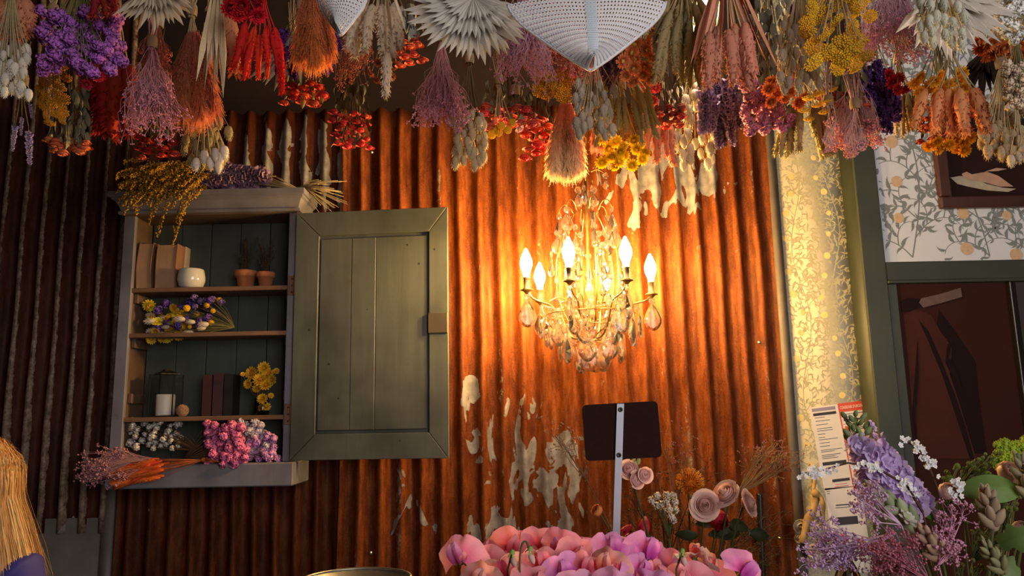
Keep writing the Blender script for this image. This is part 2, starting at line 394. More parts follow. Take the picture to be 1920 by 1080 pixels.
def art1(t, x0, x1, z0, z1):
    y = YP - 0.012
    B().box((x0, y, z0), (x1, y + 0.006, z1)).build('canvas', m_dkcanvas, t, False)
    B().box((x0, y - 0.002, z0), (x0 + 0.004, y, z1)).build('gilt_slip', m_gilt, t, False)
    b = B()
    for k, bl in enumerate(([(1782, 333), (1800, 330), (1822, 333), (1850, 345), (1880, 352), (1905, 354), (1890, 360), (1850, 357), (1815, 350), (1795, 345)],
               [(1803, 326), (1812, 322), (1822, 327), (1850, 322), (1872, 330), (1890, 343), (1900, 350), (1875, 350), (1845, 342), (1818, 338), (1806, 334)], [(1846, 322), (1868, 315), (1888, 317), (1870, 321)])):
        flat_shape(b, blob(bl, y), y - 0.0006 * (k + 1), 0 if k == 0 else 1)
    b.build('painted_figure', [m_cloth_p, m_skin_p], t, False, label='pale reclining painted figure on cloth')
y0p = P(1750, 395, YP).z
framed('framed_picture', P(1752, 340, YP).x, P(1752, 340, YP).x + 0.56, P(1800, 393, YP).z, P(1800, 393, YP).z + 0.40, YP - 0.005, 0.045,
       'dark framed painting of a reclining figure on white wallpaper', 'picture', art1)
# large dark print leaning behind the woodwork
m_pr = plain('dark_red_print', (0.034, 0.008, 0.005), 0.75, spec=.15, noise=0.35, scale=5)
m_pr2 = plain('print_drapery', (0.050, 0.014, 0.010), 0.75, spec=.15, noise=0.4, scale=10)
m_pr3 = plain('print_shadow', (0.010, 0.003, 0.003), 0.75, spec=.15); m_pr4 = plain('print_strip', (0.10, 0.05, 0.035), 0.5, noise=.4, scale=40)
yq = YP - 0.004
xq0, xq1 = P(1690, 640, yq).x, P(1893, 600, yq).x
t = empty('dark_print', ((xq0 + xq1) / 2, yq, 0.5), 'large dark red print of hanging drapery below the white wallpaper', 'print')
B().box((xq0, yq, 0.5), (xq1, yq + 0.004, zr0 - 0.014)).build('sheet', m_pr, t, False)
b = B()
for k, (mi, bl) in enumerate(((2, [(1760, 580), (1790, 620), (1830, 680), (1835, 740), (1850, 850), (1800, 850), (1770, 700), (1755, 620)]),
        (1, [(1694, 590), (1715, 580), (1745, 590), (1765, 625), (1785, 650), (1780, 700), (1800, 760), (1830, 860), (1715, 860), (1705, 700)]),
        (2, [(1722, 600), (1740, 620), (1760, 665), (1790, 740), (1810, 800), (1826, 860), (1818, 860), (1795, 790), (1765, 700), (1740, 640)]),
        (2, [(1776, 645), (1786, 640), (1778, 670), (1795, 700), (1805, 740), (1800, 745), (1782, 700), (1772, 680)]),
        (2, [(1720, 632), (1722, 700), (1716, 780), (1722, 860), (1718, 860), (1710, 770), (1716, 690)]),
        (2, [(1688, 565), (1700, 558), (1722, 560), (1722, 575), (1706, 583), (1690, 585)]),
        (3, [(1726, 560), (1760, 552), (1800, 540), (1803, 557), (1765, 568), (1730, 577), (1722, 568)]))):
    flat_shape(b, blob(bl, yq), yq - 0.0006 * (k + 1), mi)
b.build('drapery_print', [m_pr, m_pr2, m_pr3, m_pr4], t, False)
child_box('slim_bar', (xq1, YP - 0.03, 0.01), (xq1 + 0.022, YP, zr0 - 0.014), plain('black_gloss_bar', (0.008, 0.007, 0.008), 0.2), part)
child_box('side_panel', (xq1 + 0.024, YP - 0.004, 0.01), (2.6, YP, zr0 - 0.014), plain('mauve_panel', (0.035, 0.018, 0.02), 0.6), part, 0)

# papers taped to the pier
m_white = plain('printed_paper', (0.74, 0.68, 0.62), 0.7, noise=0.04); m_red = plain('red_ink', (0.62, 0.07, 0.03), 0.6, noise=0.05)
m_ink = plain('black_ink', (0.03, 0.022, 0.03), 0.6); m_lil = plain('lilac_ink', (0.30, 0.24, 0.34), 0.6); m_redt = plain('light_lettering', (0.9, 0.78, 0.66), 0.6, noise=0.03)
def text(parent, s, loc, size, mat, sx=1.0, name='lettering', rot=0.0):
    c = bpy.data.curves.new(name, 'FONT'); c.body = s; c.size = size; c.align_x = 'CENTER'; c.align_y = 'CENTER'; c.extrude = 0.0001
    o = bpy.data.objects.new(name, c); COL.objects.link(o)
    me = bpy.data.meshes.new_from_object(o.evaluated_get(bpy.context.evaluated_depsgraph_get())); bpy.data.objects.remove(o)
    me.transform(Matrix.Rotation(rot, 4, 'Y') @ Matrix.Rotation(PI / 2, 4, 'X') @ Matrix.Diagonal((sx, 1, 1, 1))); me.materials.clear(); me.materials.append(mat); me.name = name
    q = bpy.data.objects.new(name, me); COL.objects.link(q); q.parent = parent; q.location = Vector(loc) - base(parent); return q
class Sheet:
    """paper with its own tilted u,v frame: u right, v down, in pixels of the photo"""
    def __init__(s, name, px, py, wpx, hpx, rot, label, y=-0.008):
        s.o = P(px, py, y); s.k = S(y); s.y = y; s.c, s.s = math.cos(rot), math.sin(rot); s.rot = rot
        s.t = empty(name, s.pt(wpx / 2, hpx), label, 'paper'); s.rect('paper', 0, 0, wpx, hpx, m_white, 0)
    def pt(s, u, v): return s.o + Vector(((u * s.c + v * s.s) * s.k, 0, (u * s.s - v * s.c) * s.k))
    def rect(s, name, u0, v0, u1, v1, mat, lv=1, b=None):
        y = s.y - 0.0004 * lv; q = [s.pt(u0, v0), s.pt(u1, v0), s.pt(u1, v1), s.pt(u0, v1)]
        bb = b or B(); vs = [(p.x, y, p.z) for p in q] + [(p.x, y + 0.0003, p.z) for p in q]
        bb.add(vs, [(3, 2, 1, 0), (4, 5, 6, 7), (0, 1, 5, 4), (1, 2, 6, 5), (2, 3, 7, 6), (3, 0, 4, 7)])
        return None if b else bb.build(name, mat, s.t, False)
    def lines(s, name, rows, mat, lv=1):
        b = B()
        for u0, v, u1, h in rows: s.rect('', u0, v, u1, v + h, None, lv, b)
        b.build(name, mat, s.t, False, 'stuff')
tl = 0.10
r_ = random.Random(3)
sh = Sheet('notice_sheet', 1517, 764, 53, 150, tl, 'white typed notice with black bars left of the red emergency poster')
sh.rect('heading_bar', 4, 3, 48, 9, m_lil); sh.rect('black_bar', 5, 12, 48, 17, m_ink); sh.rect('black_bar', 6, 101, 50, 107, m_ink); sh.rect('black_bar', 18, 133, 50, 138, m_ink)
sh.lines('typed_lines', [(7, v, 7 + r_.uniform(12, 40), 0.9) for v in (20, 26, 33, 40, 44, 50, 56, 60, 66, 72, 79, 82, 88, 91, 94)], m_ink); sh.lines('red_lines', [(22, 142, 44, 1), (20, 146, 46, 1)], m_red)
sh = Sheet('emergency_poster', 1570, 757, 53, 158, tl, 'red bordered emergency notice poster pinned beside green post')
sh.rect('red_border', 0, 0, 53, 16, m_red, 1)
for nm, a in (('red_border', (0, 16, 2.2, 158)), ('red_border', (50.8, 16, 53, 158)), ('red_border', (2.2, 155.5, 50.8, 158))): sh.rect(nm, *a, m_red)
text(sh.t, "CONSIGNES D'URGENCE", (sh.pt(26.5, 8.3).x, sh.y - 0.0012, sh.pt(26.5, 8.3).z), 0.0150, m_redt, 0.56, rot=-tl)
for v in (42, 62, 82, 102, 122): sh.rect('red_icon', 6, v, 12, v + 11, m_red)
sh.rect('red_icon', 5, 142, 16, 152, m_red); sh.rect('black_bar', 8, 30, 46, 33, m_ink); sh.rect('black_pictogram', 6, 23, 14, 33, m_ink)
sh.lines('typed_lines', [(15, v + d, r_.uniform(30, 48), 1) for v in (42, 62, 82, 102, 122) for d in (1, 4, 7)] + [(19, 143 + 3 * d, 47, 1) for d in range(3)] + [(6, 20, 46, 1)], m_ink)
sh.lines('red_rules', [(3, v, 50, .8) for v in (38, 58, 78, 98, 118, 138)], m_red)
sh = Sheet('flyer', 1546, 916, 66, 150, 0.06, 'cream flyer with a dark photo strip below the typed notice')
sh.rect('photo_strip', 14, 52, 52, 66, m_ink); sh.lines('typed_lines', [(16, 30, 44, 2), (15, 35, 40, 1), (3, 5, 9, 1), (3, 9, 8, 1)], m_ink)

# ---------------------------------------------------------------- wall cabinet
YF = -0.165
def X(px, py, Y=YF): return P(px, py, Y).x
def Z(px, py, Y=YF): return P(px, py, Y).z
cx0, cx1 = X(219, 620), X(551, 620); ci0, ci1 = X(241, 620), X(536, 620)
czb, czt = Z(400, 868), Z(400, 402)
m_cab = wood('grey_painted_wood', (0.15, 0.143, 0.168), (0.25, 0.235, 0.265), worn=(0.16, 0.11, 0.085), rough=0.6)
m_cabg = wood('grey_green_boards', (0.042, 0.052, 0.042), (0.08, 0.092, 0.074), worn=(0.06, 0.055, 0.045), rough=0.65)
m_shelf = wood('brown_shelf_wood', (0.17, 0.085, 0.045), (0.30, 0.16, 0.09), (2.5, 30, 30), rough=0.55)
m_inner = wood('brown_inner_wood', (0.10, 0.058, 0.032), (0.16, 0.095, 0.055), rough=0.65)
cab = empty('wall_cabinet', ((cx0 + cx1) / 2, 0, czb), 'old grey painted wooden wall cabinet with its door swung wide open', 'cabinet')
def cb(name, a, b, mat, parent=None, bev=0.002, label=None):
    o = B().box(a, b).build(name, mat, parent or cab, False, label=label); bevelled(o, bev, 1); return o
YB = -0.012
zs = [Z(400, 537), Z(400, 622), Z(400, 780)]
cb('side_panel', (cx0, YF + 0.018, czb), (ci0 - 0.004, YB, czt), m_inner); cb('side_panel', (ci1 + 0.004, YF + 0.018, czb), (cx1, YB, czt), m_inner)
cb('stile', (cx0, YF, czb), (ci0, YF + 0.018, czt), m_cab); cb('stile', (ci1, YF, czb), (cx1, YF + 0.018, czt), m_cab)
nb = 5
for i in range(nb):
    a = ci0 + (ci1 - ci0) * i / nb; c = ci0 + (ci1 - ci0) * (i + 1) / nb
    cb('back_board', (a + 0.0012, YB - 0.012 - 0.002 * (i % 2), czb), (c - 0.0012, YB, czt), m_cabg)
for z in zs: cb('shelf', (ci0 - 0.003, YF + 0.004, z - 0.016), (ci1 + 0.003, YB - 0.014, z), m_shelf)
cb('bottom_board', (ci0 - 0.004, YF + 0.01, czb - 0.012), (ci1 + 0.004, YB, czb), m_inner)
cb('top_board', (cx0, YF, czt), (cx1, YB, czt + 0.014), m_inner)
for z in (zs[0] - 0.052, zs[1] - 0.05, zs[2] + 0.05, zs[2] - 0.05):
    cb('cleat', (ci0 - 0.003, YF + 0.03, z), (ci0 + 0.012, YB - 0.016, z + 0.035), m_inner); cb('cleat', (ci1 - 0.012, YF + 0.03, z), (ci1 + 0.003, YB - 0.016, z + 0.035), m_cab)
# cornice: stepped moulding
zc0, zc1 = czt + 0.004, Z(430, 352, -0.22)
prof = [(0.0, 0.0), (0.016, 0.0), (0.016, 0.013), (0.009, 0.015), (0.012, 0.03), (0.024, 0.058), (0.034, 0.064), (0.034, 0.072), (0.043, 0.074), (0.043, 0.10)]
sc_ = (zc1 - zc0) / 0.10
b = B(); vs = []
xa, xb = cx0 - 0.0, cx1 + 0.0
for o_, h in prof: vs += [(xa - o_, YB, zc0 + h * sc_), (xa - o_, YF - o_, zc0 + h * sc_), (xb + o_ * 0.8, YF - o_, zc0 + h * sc_), (xb + o_ * 0.8, YB, zc0 + h * sc_)]
L = len(prof); fs = [(i * 4 + k, i * 4 + k + 1, (i + 1) * 4 + k + 1, (i + 1) * 4 + k) for i in range(L - 1) for k in range(3)]
fs += [(L * 4 - 4, L * 4 - 3, L * 4 - 2, L * 4 - 1), (0, 3, 2, 1), *[(i * 4 + 3, i * 4, (i + 1) * 4, (i + 1) * 4 + 3) for i in range(L - 1)]]
b.add(vs, fs).build('cornice', m_cab, cab, False)
# sill
YS = YF - 0.055
zs1, zs0 = Z(400, 870, YS), Z(400, 914, YS)
cb('sill', (X(196, 890, YS), YS, zs0), (X(549, 890, YS), YB, zs1), m_cab, bev=0.004)
# door, swung back almost flat against the wall
ang = math.radians(-5.0)
hx, hy = cx1 + 0.003, YF - 0.004
dw = 0.575; dz0, dz1 = Z(553, 863), Z(560, 402)
m_door = wood('grey_green_door', (0.066, 0.072, 0.060), (0.145, 0.150, 0.125), worn=(0.10, 0.075, 0.055), rough=0.55, spots=11, bump=0.25)
m_hinge = plain('rusty_hinge_plate', (0.22, 0.12, 0.075), 0.5, 0.4, noise=0.4, scale=60)
door = B()
# find the door width so that its free edge falls at pixel 842
while P(842, 620, hy + math.sin(ang) * dw).x < hx + math.cos(ang) * dw: dw -= 0.002
rotm = Matrix.Translation((hx, hy, 0)) @ Matrix.Rotation(ang, 4, 'Z')
def dpart(name, boxes, mat, parent, bev=0.002, poly=None, label=None):
    b = B()
    for a, c in boxes: b.box(a, c)
    if poly:
        for pts, y0, y1 in poly:
            n = len(pts); b.add([(u, y0, v) for u, v in pts] + [(u, y1, v) for u, v in pts], [tuple(range(n)), tuple(range(2 * n - 1, n - 1, -1))] + [(i, n + i, n + (i + 1) % n, (i + 1) % n) for i in range(n)])
    b.v = [tuple(rotm @ Vector(v)) for v in b.v]
    o = b.build(name, mat, parent, False, label=label)
    if bev: bevelled(o, bev, 1)
    return o
fwd = 0.088
door = dpart('door', [], m_door, cab, 0, [([(0.012, dz0 + 0.01), (dw - 0.012, dz0 + 0.01), (dw - 0.012, dz1 - 0.01), (0.012, dz1 - 0.01)], 0.004, 0.014)], label='grey green panelled door, worn and pinholed')
H = dz1 - dz0
def dsub(name, poly, mat=m_door, y0=-0.012, y1=0.004, bev=0.0015): return dpart(name, [], mat, door, bev, [(poly, y0, y1)])
g = 0.0008
dsub('stile', [(0, dz0), (fwd - g, dz0 + fwd - 0.0), (fwd - g, dz1 - fwd), (0, dz1)]); dsub('stile', [(dw, dz0), (dw, dz1), (dw - fwd + 0.02 + g, dz1 - fwd), (dw - fwd + 0.02 + g, dz0 + fwd)])
dsub('rail', [(0 + 2 * g, dz1), (fwd + g, dz1 - fwd + g), (dw - fwd + 0.02, dz1 - fwd + g), (dw - 2 * g, dz1)]); dsub('rail', [(0 + 2 * g, dz0), (dw - 2 * g, dz0), (dw - fwd + 0.02, dz0 + fwd - g), (fwd + g, dz0 + fwd - g)])
pw = (dw - 2 * fwd + 0.02); pz0, pz1 = dz0 + fwd, dz1 - fwd
for i, (a, c) in enumerate(((0.012, 0.30), (0.30, 0.52), (0.52, 0.985))):
    dsub('panel_board', [(fwd + pw * a, pz0 + 0.012), (fwd + pw * c - 0.0012, pz0 + 0.012), (fwd + pw * c - 0.0012, pz1 - 0.012), (fwd + pw * a, pz1 - 0.012)], m_door, -0.006 - 0.0008 * (i % 2), 0.004)
dsub('lock_plate', [(dw - 0.070, dz0 + H * 0.485), (dw - 0.001, dz0 + H * 0.485), (dw - 0.001, dz0 + H * 0.565), (dw - 0.070, dz0 + H * 0.565)], wood('dark_lock_wood', (0.06, 0.045, 0.03), (0.10, 0.07, 0.045)), -0.018, -0.010)
for hz in (0.70, 0.18):
    z = dz0 + H * hz
    hg = cb('hinge', (ci1 + 0.004, YF - 0.003, z - 0.036), (cx1 - 0.002, YF + 0.002, z + 0.036), m_hinge, bev=0.0006)
    b = B().tube([(cx1, YF - 0.006, z - 0.036), (cx1, YF - 0.006, z + 0.036)], 0.005, 8); b.build('hinge_pin', m_hinge, hg)
    b = B()
    for zz in (-0.024, 0, 0.024): b.lathe([(0.0035, 0), (0.002, 0.0015), (0, 0.002)], 8, ((ci1 + cx1) / 2 + 0.003, YF - 0.003, z + zz), axis=(0, -1, 0))
    b.build('nail_heads', m_ink, hg, kind='stuff')
# screws in the cladding
for px, py in ((697, 285), (695, 1037), (1170, 1018), (1462, 1009), (1424, 642)):
    p = P(px, py, -0.016); B().lathe([(0, -0.002), (0.0065, 0), (0.0065, 0.0012), (0.003, 0.0014), (0.003, 0.004), (0, 0.0045)], 12, p, axis=(0, -1, 0)).build('washer_screw', m_screw, wall_back)
# ---------------------------------------------------------------- chandelier
YC = -0.31; K = S(YC)
cc = P(1107, 600, YC)
m_brass = plain('aged_brass', (0.42, 0.27, 0.10), 0.32, 0.9, noise=0.3, scale=30)
s = NT('cut_crystal'); s.P(Base_Color=(1, 1, 1), Roughness=0.0, IOR=1.4, Transmission_Weight=1.0)
_tr = s.n('ShaderNodeBsdfTranslucent', None, Color=(0.95, 0.93, 0.9)); _mx = s.n('ShaderNodeMixShader', None, Fac=0.05, i1=s.p.outputs[0], i2=_tr.outputs[0]); s.t.links.new(_mx.outputs[0], s.out.inputs[0]); m_cry = s.mat
m_bulb = glow("lit_bulb", (1.0, 0.61, 0.20), 700)
m_sleeve = plain('dark_candle_sleeve', (0.10, 0.07, 0.045), 0.5, noise=0.3)
chand = empty('chandelier', (cc.x, YC, P(1107, 690, YC).z), 'lit brass chandelier hung with cut crystal drops before the rusted wall', 'chandelier')
def CZ(py): return P(1107, py, YC).z
def pol(a, rpx, py): return Vector((cc.x + math.cos(a) * rpx * K, YC + math.sin(a) * rpx * K, CZ(py)))
B().lathe([(0.004, CZ(660)), (0.012, CZ(652)), (0.006, CZ(642)), (0.018, CZ(630)), (0.008, CZ(615)), (0.006, CZ(560)), (0.014, CZ(545)), (0.006, CZ(530)), (0.0045, CZ(430)), (0.011, CZ(415)), (0.0045, CZ(400)), (0.0045, CZ(330))], 14, (cc.x, YC, 0)).build('central_stem', m_brass, chand)
def drop_mesh(kind):
    b = B(); b.smooth = False
    if kind == 'pendeloque':       # flat leaf shaped drop, scalloped rim, hangs along -Z, unit length
        n = 16; vs = []; fs = []
        def wprof(a): return 0.34 * (1 + 0.05 * math.cos(11 * a))
        ring = []
        for k in range(n):
            a = 2 * PI * k / n; c_, s_ = math.cos(a), math.sin(a)
            z = -0.56 - 0.44 * c_ if c_ > 0 else -0.56 - 0.56 * c_
            taper = 1.0 if c_ > -0.1 else 1.0 - 0.62 * ((-c_ - 0.1) / 0.9) ** 1.2
            ring.append((s_ * wprof(a) * taper, z))
        vs = [(x, 0.0, z) for x, z in ring] + [(x * 0.72, 0.07, -0.58 + (z + 0.58) * 0.78) for x, z in ring] + [(x * 0.72, -0.07, -0.58 + (z + 0.58) * 0.78) for x, z in ring] + [(0, 0.11, -0.62), (0, -0.11, -0.62)]
        for k in range(n):
            j = (k + 1) % n
            fs += [(k, j, n + j, n + k), (j, k, 2 * n + k, 2 * n + j), (n + k, n + j, 3 * n), (2 * n + j, 2 * n + k, 3 * n + 1)]
        b.add(vs, fs)
    elif kind == 'spear':
        b.lathe([(0.0, 0), (0.05, -0.06), (0.075, -0.18), (0.05, -0.30), (0.10, -0.46), (0.19, -0.72), (0.15, -0.88), (0.0, -1.0)], 8)
    elif kind == 'rosette':        # flower shaped button, radius 1
        n = 20; b.lathe([(0.0, -0.34), (0.62, -0.26), (1.0, 0.0), (0.62, 0.26), (0.28, 0.36), (0.0, 0.30)], n, amp=0.09, lobes=10, axis=(0, -1, 0))
    elif kind == 'bead': b.lathe([(0, -1), (0.75, -0.66), (1, 0), (0.75, 0.66), (0, 1)], 8)
    return b.mesh('crystal_' + kind, m_cry)
DM = {k: drop_mesh(k) for k in ('pendeloque', 'spear', 'rosette', 'bead')}
def drop(kind, p, ln, spin, ros=True, hang=0.0, angle=0.0):
    """hook point p; rosette above, drop below"""
    p = Vector(p)
    if ros:
        inst('crystal_rosette', DM['rosette'], chand, p - Vector((0, 0, 0.008)), None, 0.0115, spin); top = p - Vector((0, 0, 0.019))
    else: top = p - Vector((0, 0, 0.004))
    o = inst('crystal_drop', DM[kind], chand, top, None, (ln, ln, ln), spin)
    return o
b = B()
bulb_me = B().lathe([(0.0, 0.0), (0.008, 0.0), (0.0095, 0.012), (0.0155, 0.030), (0.0175, 0.043), (0.0155, 0.058), (0.009, 0.077), (0.0035, 0.090), (0.0, 0.094)], 16).mesh('bulb', m_bulb)
sleeve_me = B().lathe([(0.0, 0.0), (0.013, 0.0), (0.014, 0.004), (0.0095, 0.006), (0.0095, 0.036), (0.011, 0.037), (0.011, 0.042), (0.009, 0.044), (0.0, 0.044)], 14).mesh('candle_sleeve', m_sleeve)
cup_me = B().lathe([(0.003, -0.014), (0.006, -0.010), (0.013, -0.003), (0.022, 0.0), (0.022, 0.0015), (0.008, 0.0015)], 16).mesh('drip_cup', m_brass)
angs = [math.radians(a) for a in (8, 68, 138, 192, 248, 297)]
for i, a in enumerate(angs):
    tip = pol(a, 122, 552 - (6 if math.sin(a) < 0 else 0))
    pts = bez(pol(a, 6, 632), pol(a, 60, 655), pol(a, 66, 575), pol(a, 78, 572), 10) + bez(pol(a, 78, 572), pol(a, 96, 565), pol(a, 112, 568), tip, 6)[1:]
    B().tube(pts, 0.0033, 6).build('arm', m_brass, chand)
    # scroll that curls back under the arm
    sc2 = bez(pol(a, 84, 572), pol(a, 60, 545), pol(a, 34, 560), pol(a, 40, 596), 8)
    B().tube(sc2, 0.0022, 5).build('scroll', m_brass, chand)
    inst('drip_cup', cup_me, chand, tip, None, 1, 0); inst('candle_sleeve', sleeve_me, chand, tip + Vector((0, 0, 0.002)), None, 1, 0)
    inst('bulb', bulb_me, chand, tip + Vector((0, 0, 0.046)), None, (1.18, 1.18, 1.05), 0)
    drop('pendeloque', tip - Vector((0, 0, 0.013)), 0.094, a, True); 
    drop('pendeloque', pol(a, 96, 578), 0.088, a + 1.2, True)
    drop('spear', pol(a + 0.2, 72, 585), 0.06, a)
    # cage rib rising to the crown
    rb = bez(pol(a + .5, 12, 628), pol(a + .5, 90, 590), pol(a + .5, 66, 430), pol(a + .5, 26, 398), 12)
    B().tube(rb, 0.0022, 5).build('cage_rib', m_brass, chand)
    hk = bez(pol(a + .5, 26, 398), pol(a + .5, 34, 372), pol(a + .5, 52, 378), pol(a + .5, 54, 396), 6)
    B().tube(hk, 0.0017, 5).build('crown_hook', m_brass, chand)
    drop('pendeloque', pol(a + .5, 54, 397), 0.066, a, True)
    for fpy, fr, ln, kd in ((428, 58, 0.066, 'pendeloque'), (470, 70, 0.070, 'spear'), (520, 62, 0.066, 'spear')):
        q = pol(a + .5 + (0.18 if kd == 'spear' else 0), fr, fpy); drop(kd, q, ln, a + fpy)
# rings that carry the lower tiers
def ring(rpx, py, r=0.002):
    B().tube([pol(2 * PI * k / 28, rpx, py) for k in range(29)], r, 5).build('ring', m_brass, chand)
ring(84, 590); ring(58, 612); ring(26, 640)
for n, rr, py, ln, kd, ph in ((10, 84, 592, 0.094, 'pendeloque', .1), (9, 58, 614, 0.104, 'pendeloque', .3), (6, 27, 634, 0.096, 'pendeloque', .2), (6, 40, 560, 0.062, 'spear', .5), (5, 30, 470, 0.085, 'spear', .2), (6, 36, 428, 0.07, 'spear', .8)):
    for k in range(n): a = 2 * PI * k / n + ph; drop(kd, pol(a, rr, py), ln * U(.94, 1.05), a + PI / 2 + U(-.4, .4))
# strings of beads between arms and the crown
for i, a in enumerate(angs):
    a2 = angs[(i + 1) % 6] + (2 * PI if i == 5 else 0)
    p0, p1 = pol(a, 96, 570), pol(a2, 96, 570)
    for k in range(1, 12):
        f = k / 12; q = p0.lerp(p1, f); q = q - Vector((0, 0, 0.11 * f * (1 - f)))
        inst('crystal_bead', DM['bead'], chand, q, None, 0.0042, 0)
# crystal cluster at the top of the stem and the chain to the ceiling
for k in range(6): drop('pendeloque', pol(k * PI / 3 + .2, 16, 352), 0.05, k, True)
drop('pendeloque', P(1135, 325, YC), 0.04, 0.3, True)
B().tube([P(1135, 325, YC), P(1120, 318, YC), P(1108, 322, YC)], 0.0015, 5).build('crown_hook', m_brass, chand)
b = B(); z = CZ(332); k = 0
while z < CEIL - 0.06:
    pts = [Vector((cc.x, YC, z)) + (Vector((math.cos(t_) * .008, 0, math.sin(t_) * .017)) if k % 2 else Vector((0, math.cos(t_) * .008, math.sin(t_) * .017))) for t_ in [2 * PI * i / 10 for i in range(11)]]
    b.tube(pts, 0.0016, 4); z += 0.027; k += 1
b.build('chain', m_brass, chand)
B().lathe([(0.0, CEIL - 0.07), (0.012, CEIL - 0.065), (0.03, CEIL - 0.03), (0.05, CEIL - 0.003), (0.05, CEIL)], 18, (cc.x, YC, 0)).build('ceiling_rose', m_brass, chand)
# bare bulb hidden among the hanging flowers
pb = P(1328, 12, -0.78)
lb = empty('pendant_bulb', pb, 'bright bare pendant bulb half hidden among hanging dried flowers', 'lamp')
m_bulb2 = glow('pendant_bulb_glow', (1.0, 0.80, 0.52), 330)
B().lathe([(0.0, -0.03), (0.014, -0.026), (0.025, -0.008), (0.026, 0.006), (0.016, 0.03), (0.012, 0.04)], 16, pb).build('bulb', m_bulb2, lb)
B().lathe([(0.0135, 0.038), (0.016, 0.045), (0.016, 0.075), (0.005, 0.085)], 14, pb).build('socket', m_brass, lb)
B().tube([pb + Vector((0, 0, 0.08)), Vector((pb.x, pb.y, CEIL))], 0.003, 6).build('cord', m_ink, lb)
# ---------------------------------------------------------------- flower pieces (unit meshes, +Z = where the head points)
M0 = dye((0.5, 0.5, 0.5))
def rv(r, k=1.0): return Vector((r.uniform(-k, k), r.uniform(-k, k), r.uniform(-k, k)))
def sphere_pts(n, r, zmin=-1.0):
    out = []
    for i in range(n):
        z = zmin + (1 - zmin) * (i + .5) / n; a = i * 2.399963 + r.uniform(-.2, .2); q = math.sqrt(max(0, 1 - z * z)); out.append(Vector((q * math.cos(a), q * math.sin(a), z)))
    return out
def fuzz(b, base_, out, ln, wd, m=0, t0=0, t1=1):
    s_ = out.orthogonal().normalized() * wd
    b.add([base_ - s_, base_ + s_, base_ + out * ln], [(0, 1, 2)], m, [t0, t0, t1])
def pr_bunny(seed):      # hare's tail grass head, length 1
    r = random.Random(seed); b = B()
    b.lathe([(0.05, 0.0), (0.2, 0.1), (0.27, 0.3), (0.27, 0.5), (0.21, 0.72), (0.1, 0.9), (0.0, 1.0)], 9)
    for d in sphere_pts(46, r):
        z = 0.48 + d.z * 0.46; rr = 0.26 * math.sqrt(max(0.02, 1 - d.z ** 2)); p = Vector((d.x, d.y, 0)).normalized() * rr * 0.92 if rr > .01 else Vector((0, 0, 0)); p.z = z
        fuzz(b, p, (Vector((d.x, d.y, 0)) * 0.5 + Vector((0, 0, 0.9))).normalized(), 0.2, 0.035)
    return b
def pr_spike(seed, rad=0.1, taper=0.55, bend=0.05, nf=150):     # millet or foxtail spike, length 1
    r = random.Random(seed); b = B(); L = 14; pts = []; rr = []
    for i in range(L):
        t = i / (L - 1); pts.append(Vector((bend * math.sin(t * 2.2) * (1 if seed % 2 else -1), bend * 0.5 * t * t, t)))
        rr.append(rad * (0.35 + 0.65 * min(1, t * 5)) * (1 - taper * max(0, t - .35) / .65) * (r.uniform(.88, 1.1)) * (0.25 if i == L - 1 else 1))
    b.tube(pts, rr, 8)
    for i in range(nf):
        t = r.random() ** .9; k = min(L - 2, int(t * (L - 1))); p = pts[k].lerp(pts[k + 1], t * (L - 1) - k); a = r.uniform(0, 6.283); o = Vector((math.cos(a), math.sin(a), 0))
        fuzz(b, p + o * rr[k] * .85, (o * .7 + Vector((0, 0, .8))).normalized(), rad * .75, rad * .16)
    return b
def petal(b, a, tilt, r0, ln, wd, m=0, curl=0.0, z0=0.0, tip=True):
    """one petal leaving the axis at angle a; tilt 0 = flat out, 90deg = straight up"""
    ca, sa = math.cos(a), math.sin(a); q = []
    for t, w_ in ((0, .35), (.45, 1.0), (.8, .85), (1.0, 0.12 if tip else .6)):
        tl = tilt + curl * t; x = r0 + ln * t * math.cos(tl); z = z0 + ln * t * math.sin(tl)
        for s_ in (-1, 1):
            y = s_ * wd * w_ * .5; q.append((x * ca - y * sa, x * sa + y * ca, z))
    b.add(q, [(0, 1, 3, 2), (2, 3, 5, 4), (4, 5, 7, 6)], m, [0, 0, .4, .4, .8, .8, 1, 1])
def pr_straw(seed):      # strawflower, radius 1, two colours
    r = random.Random(seed); b = B()
    for k, (n, tl, ln, r0, z) in enumerate(((14, 0.05, .75, .25, -.05), (14, .35, .68, .22, 0), (12, .7, .55, .2, .03), (10, 1.05, .42, .2, .05))):
        for i in range(n): petal(b, 2 * PI * (i + .5 * (k % 2)) / n + r.uniform(-.08, .08), tl + r.uniform(-.1, .1), r0, ln, .26, 0, .25, z)
    b.lathe([(0.30, 0.08), (0.26, .2), (.16, .27), (0, .29)], 10, m=1); b.lathe([(0, -.25), (.3, -.12), (.4, .0)], 8, m=0)
    return b
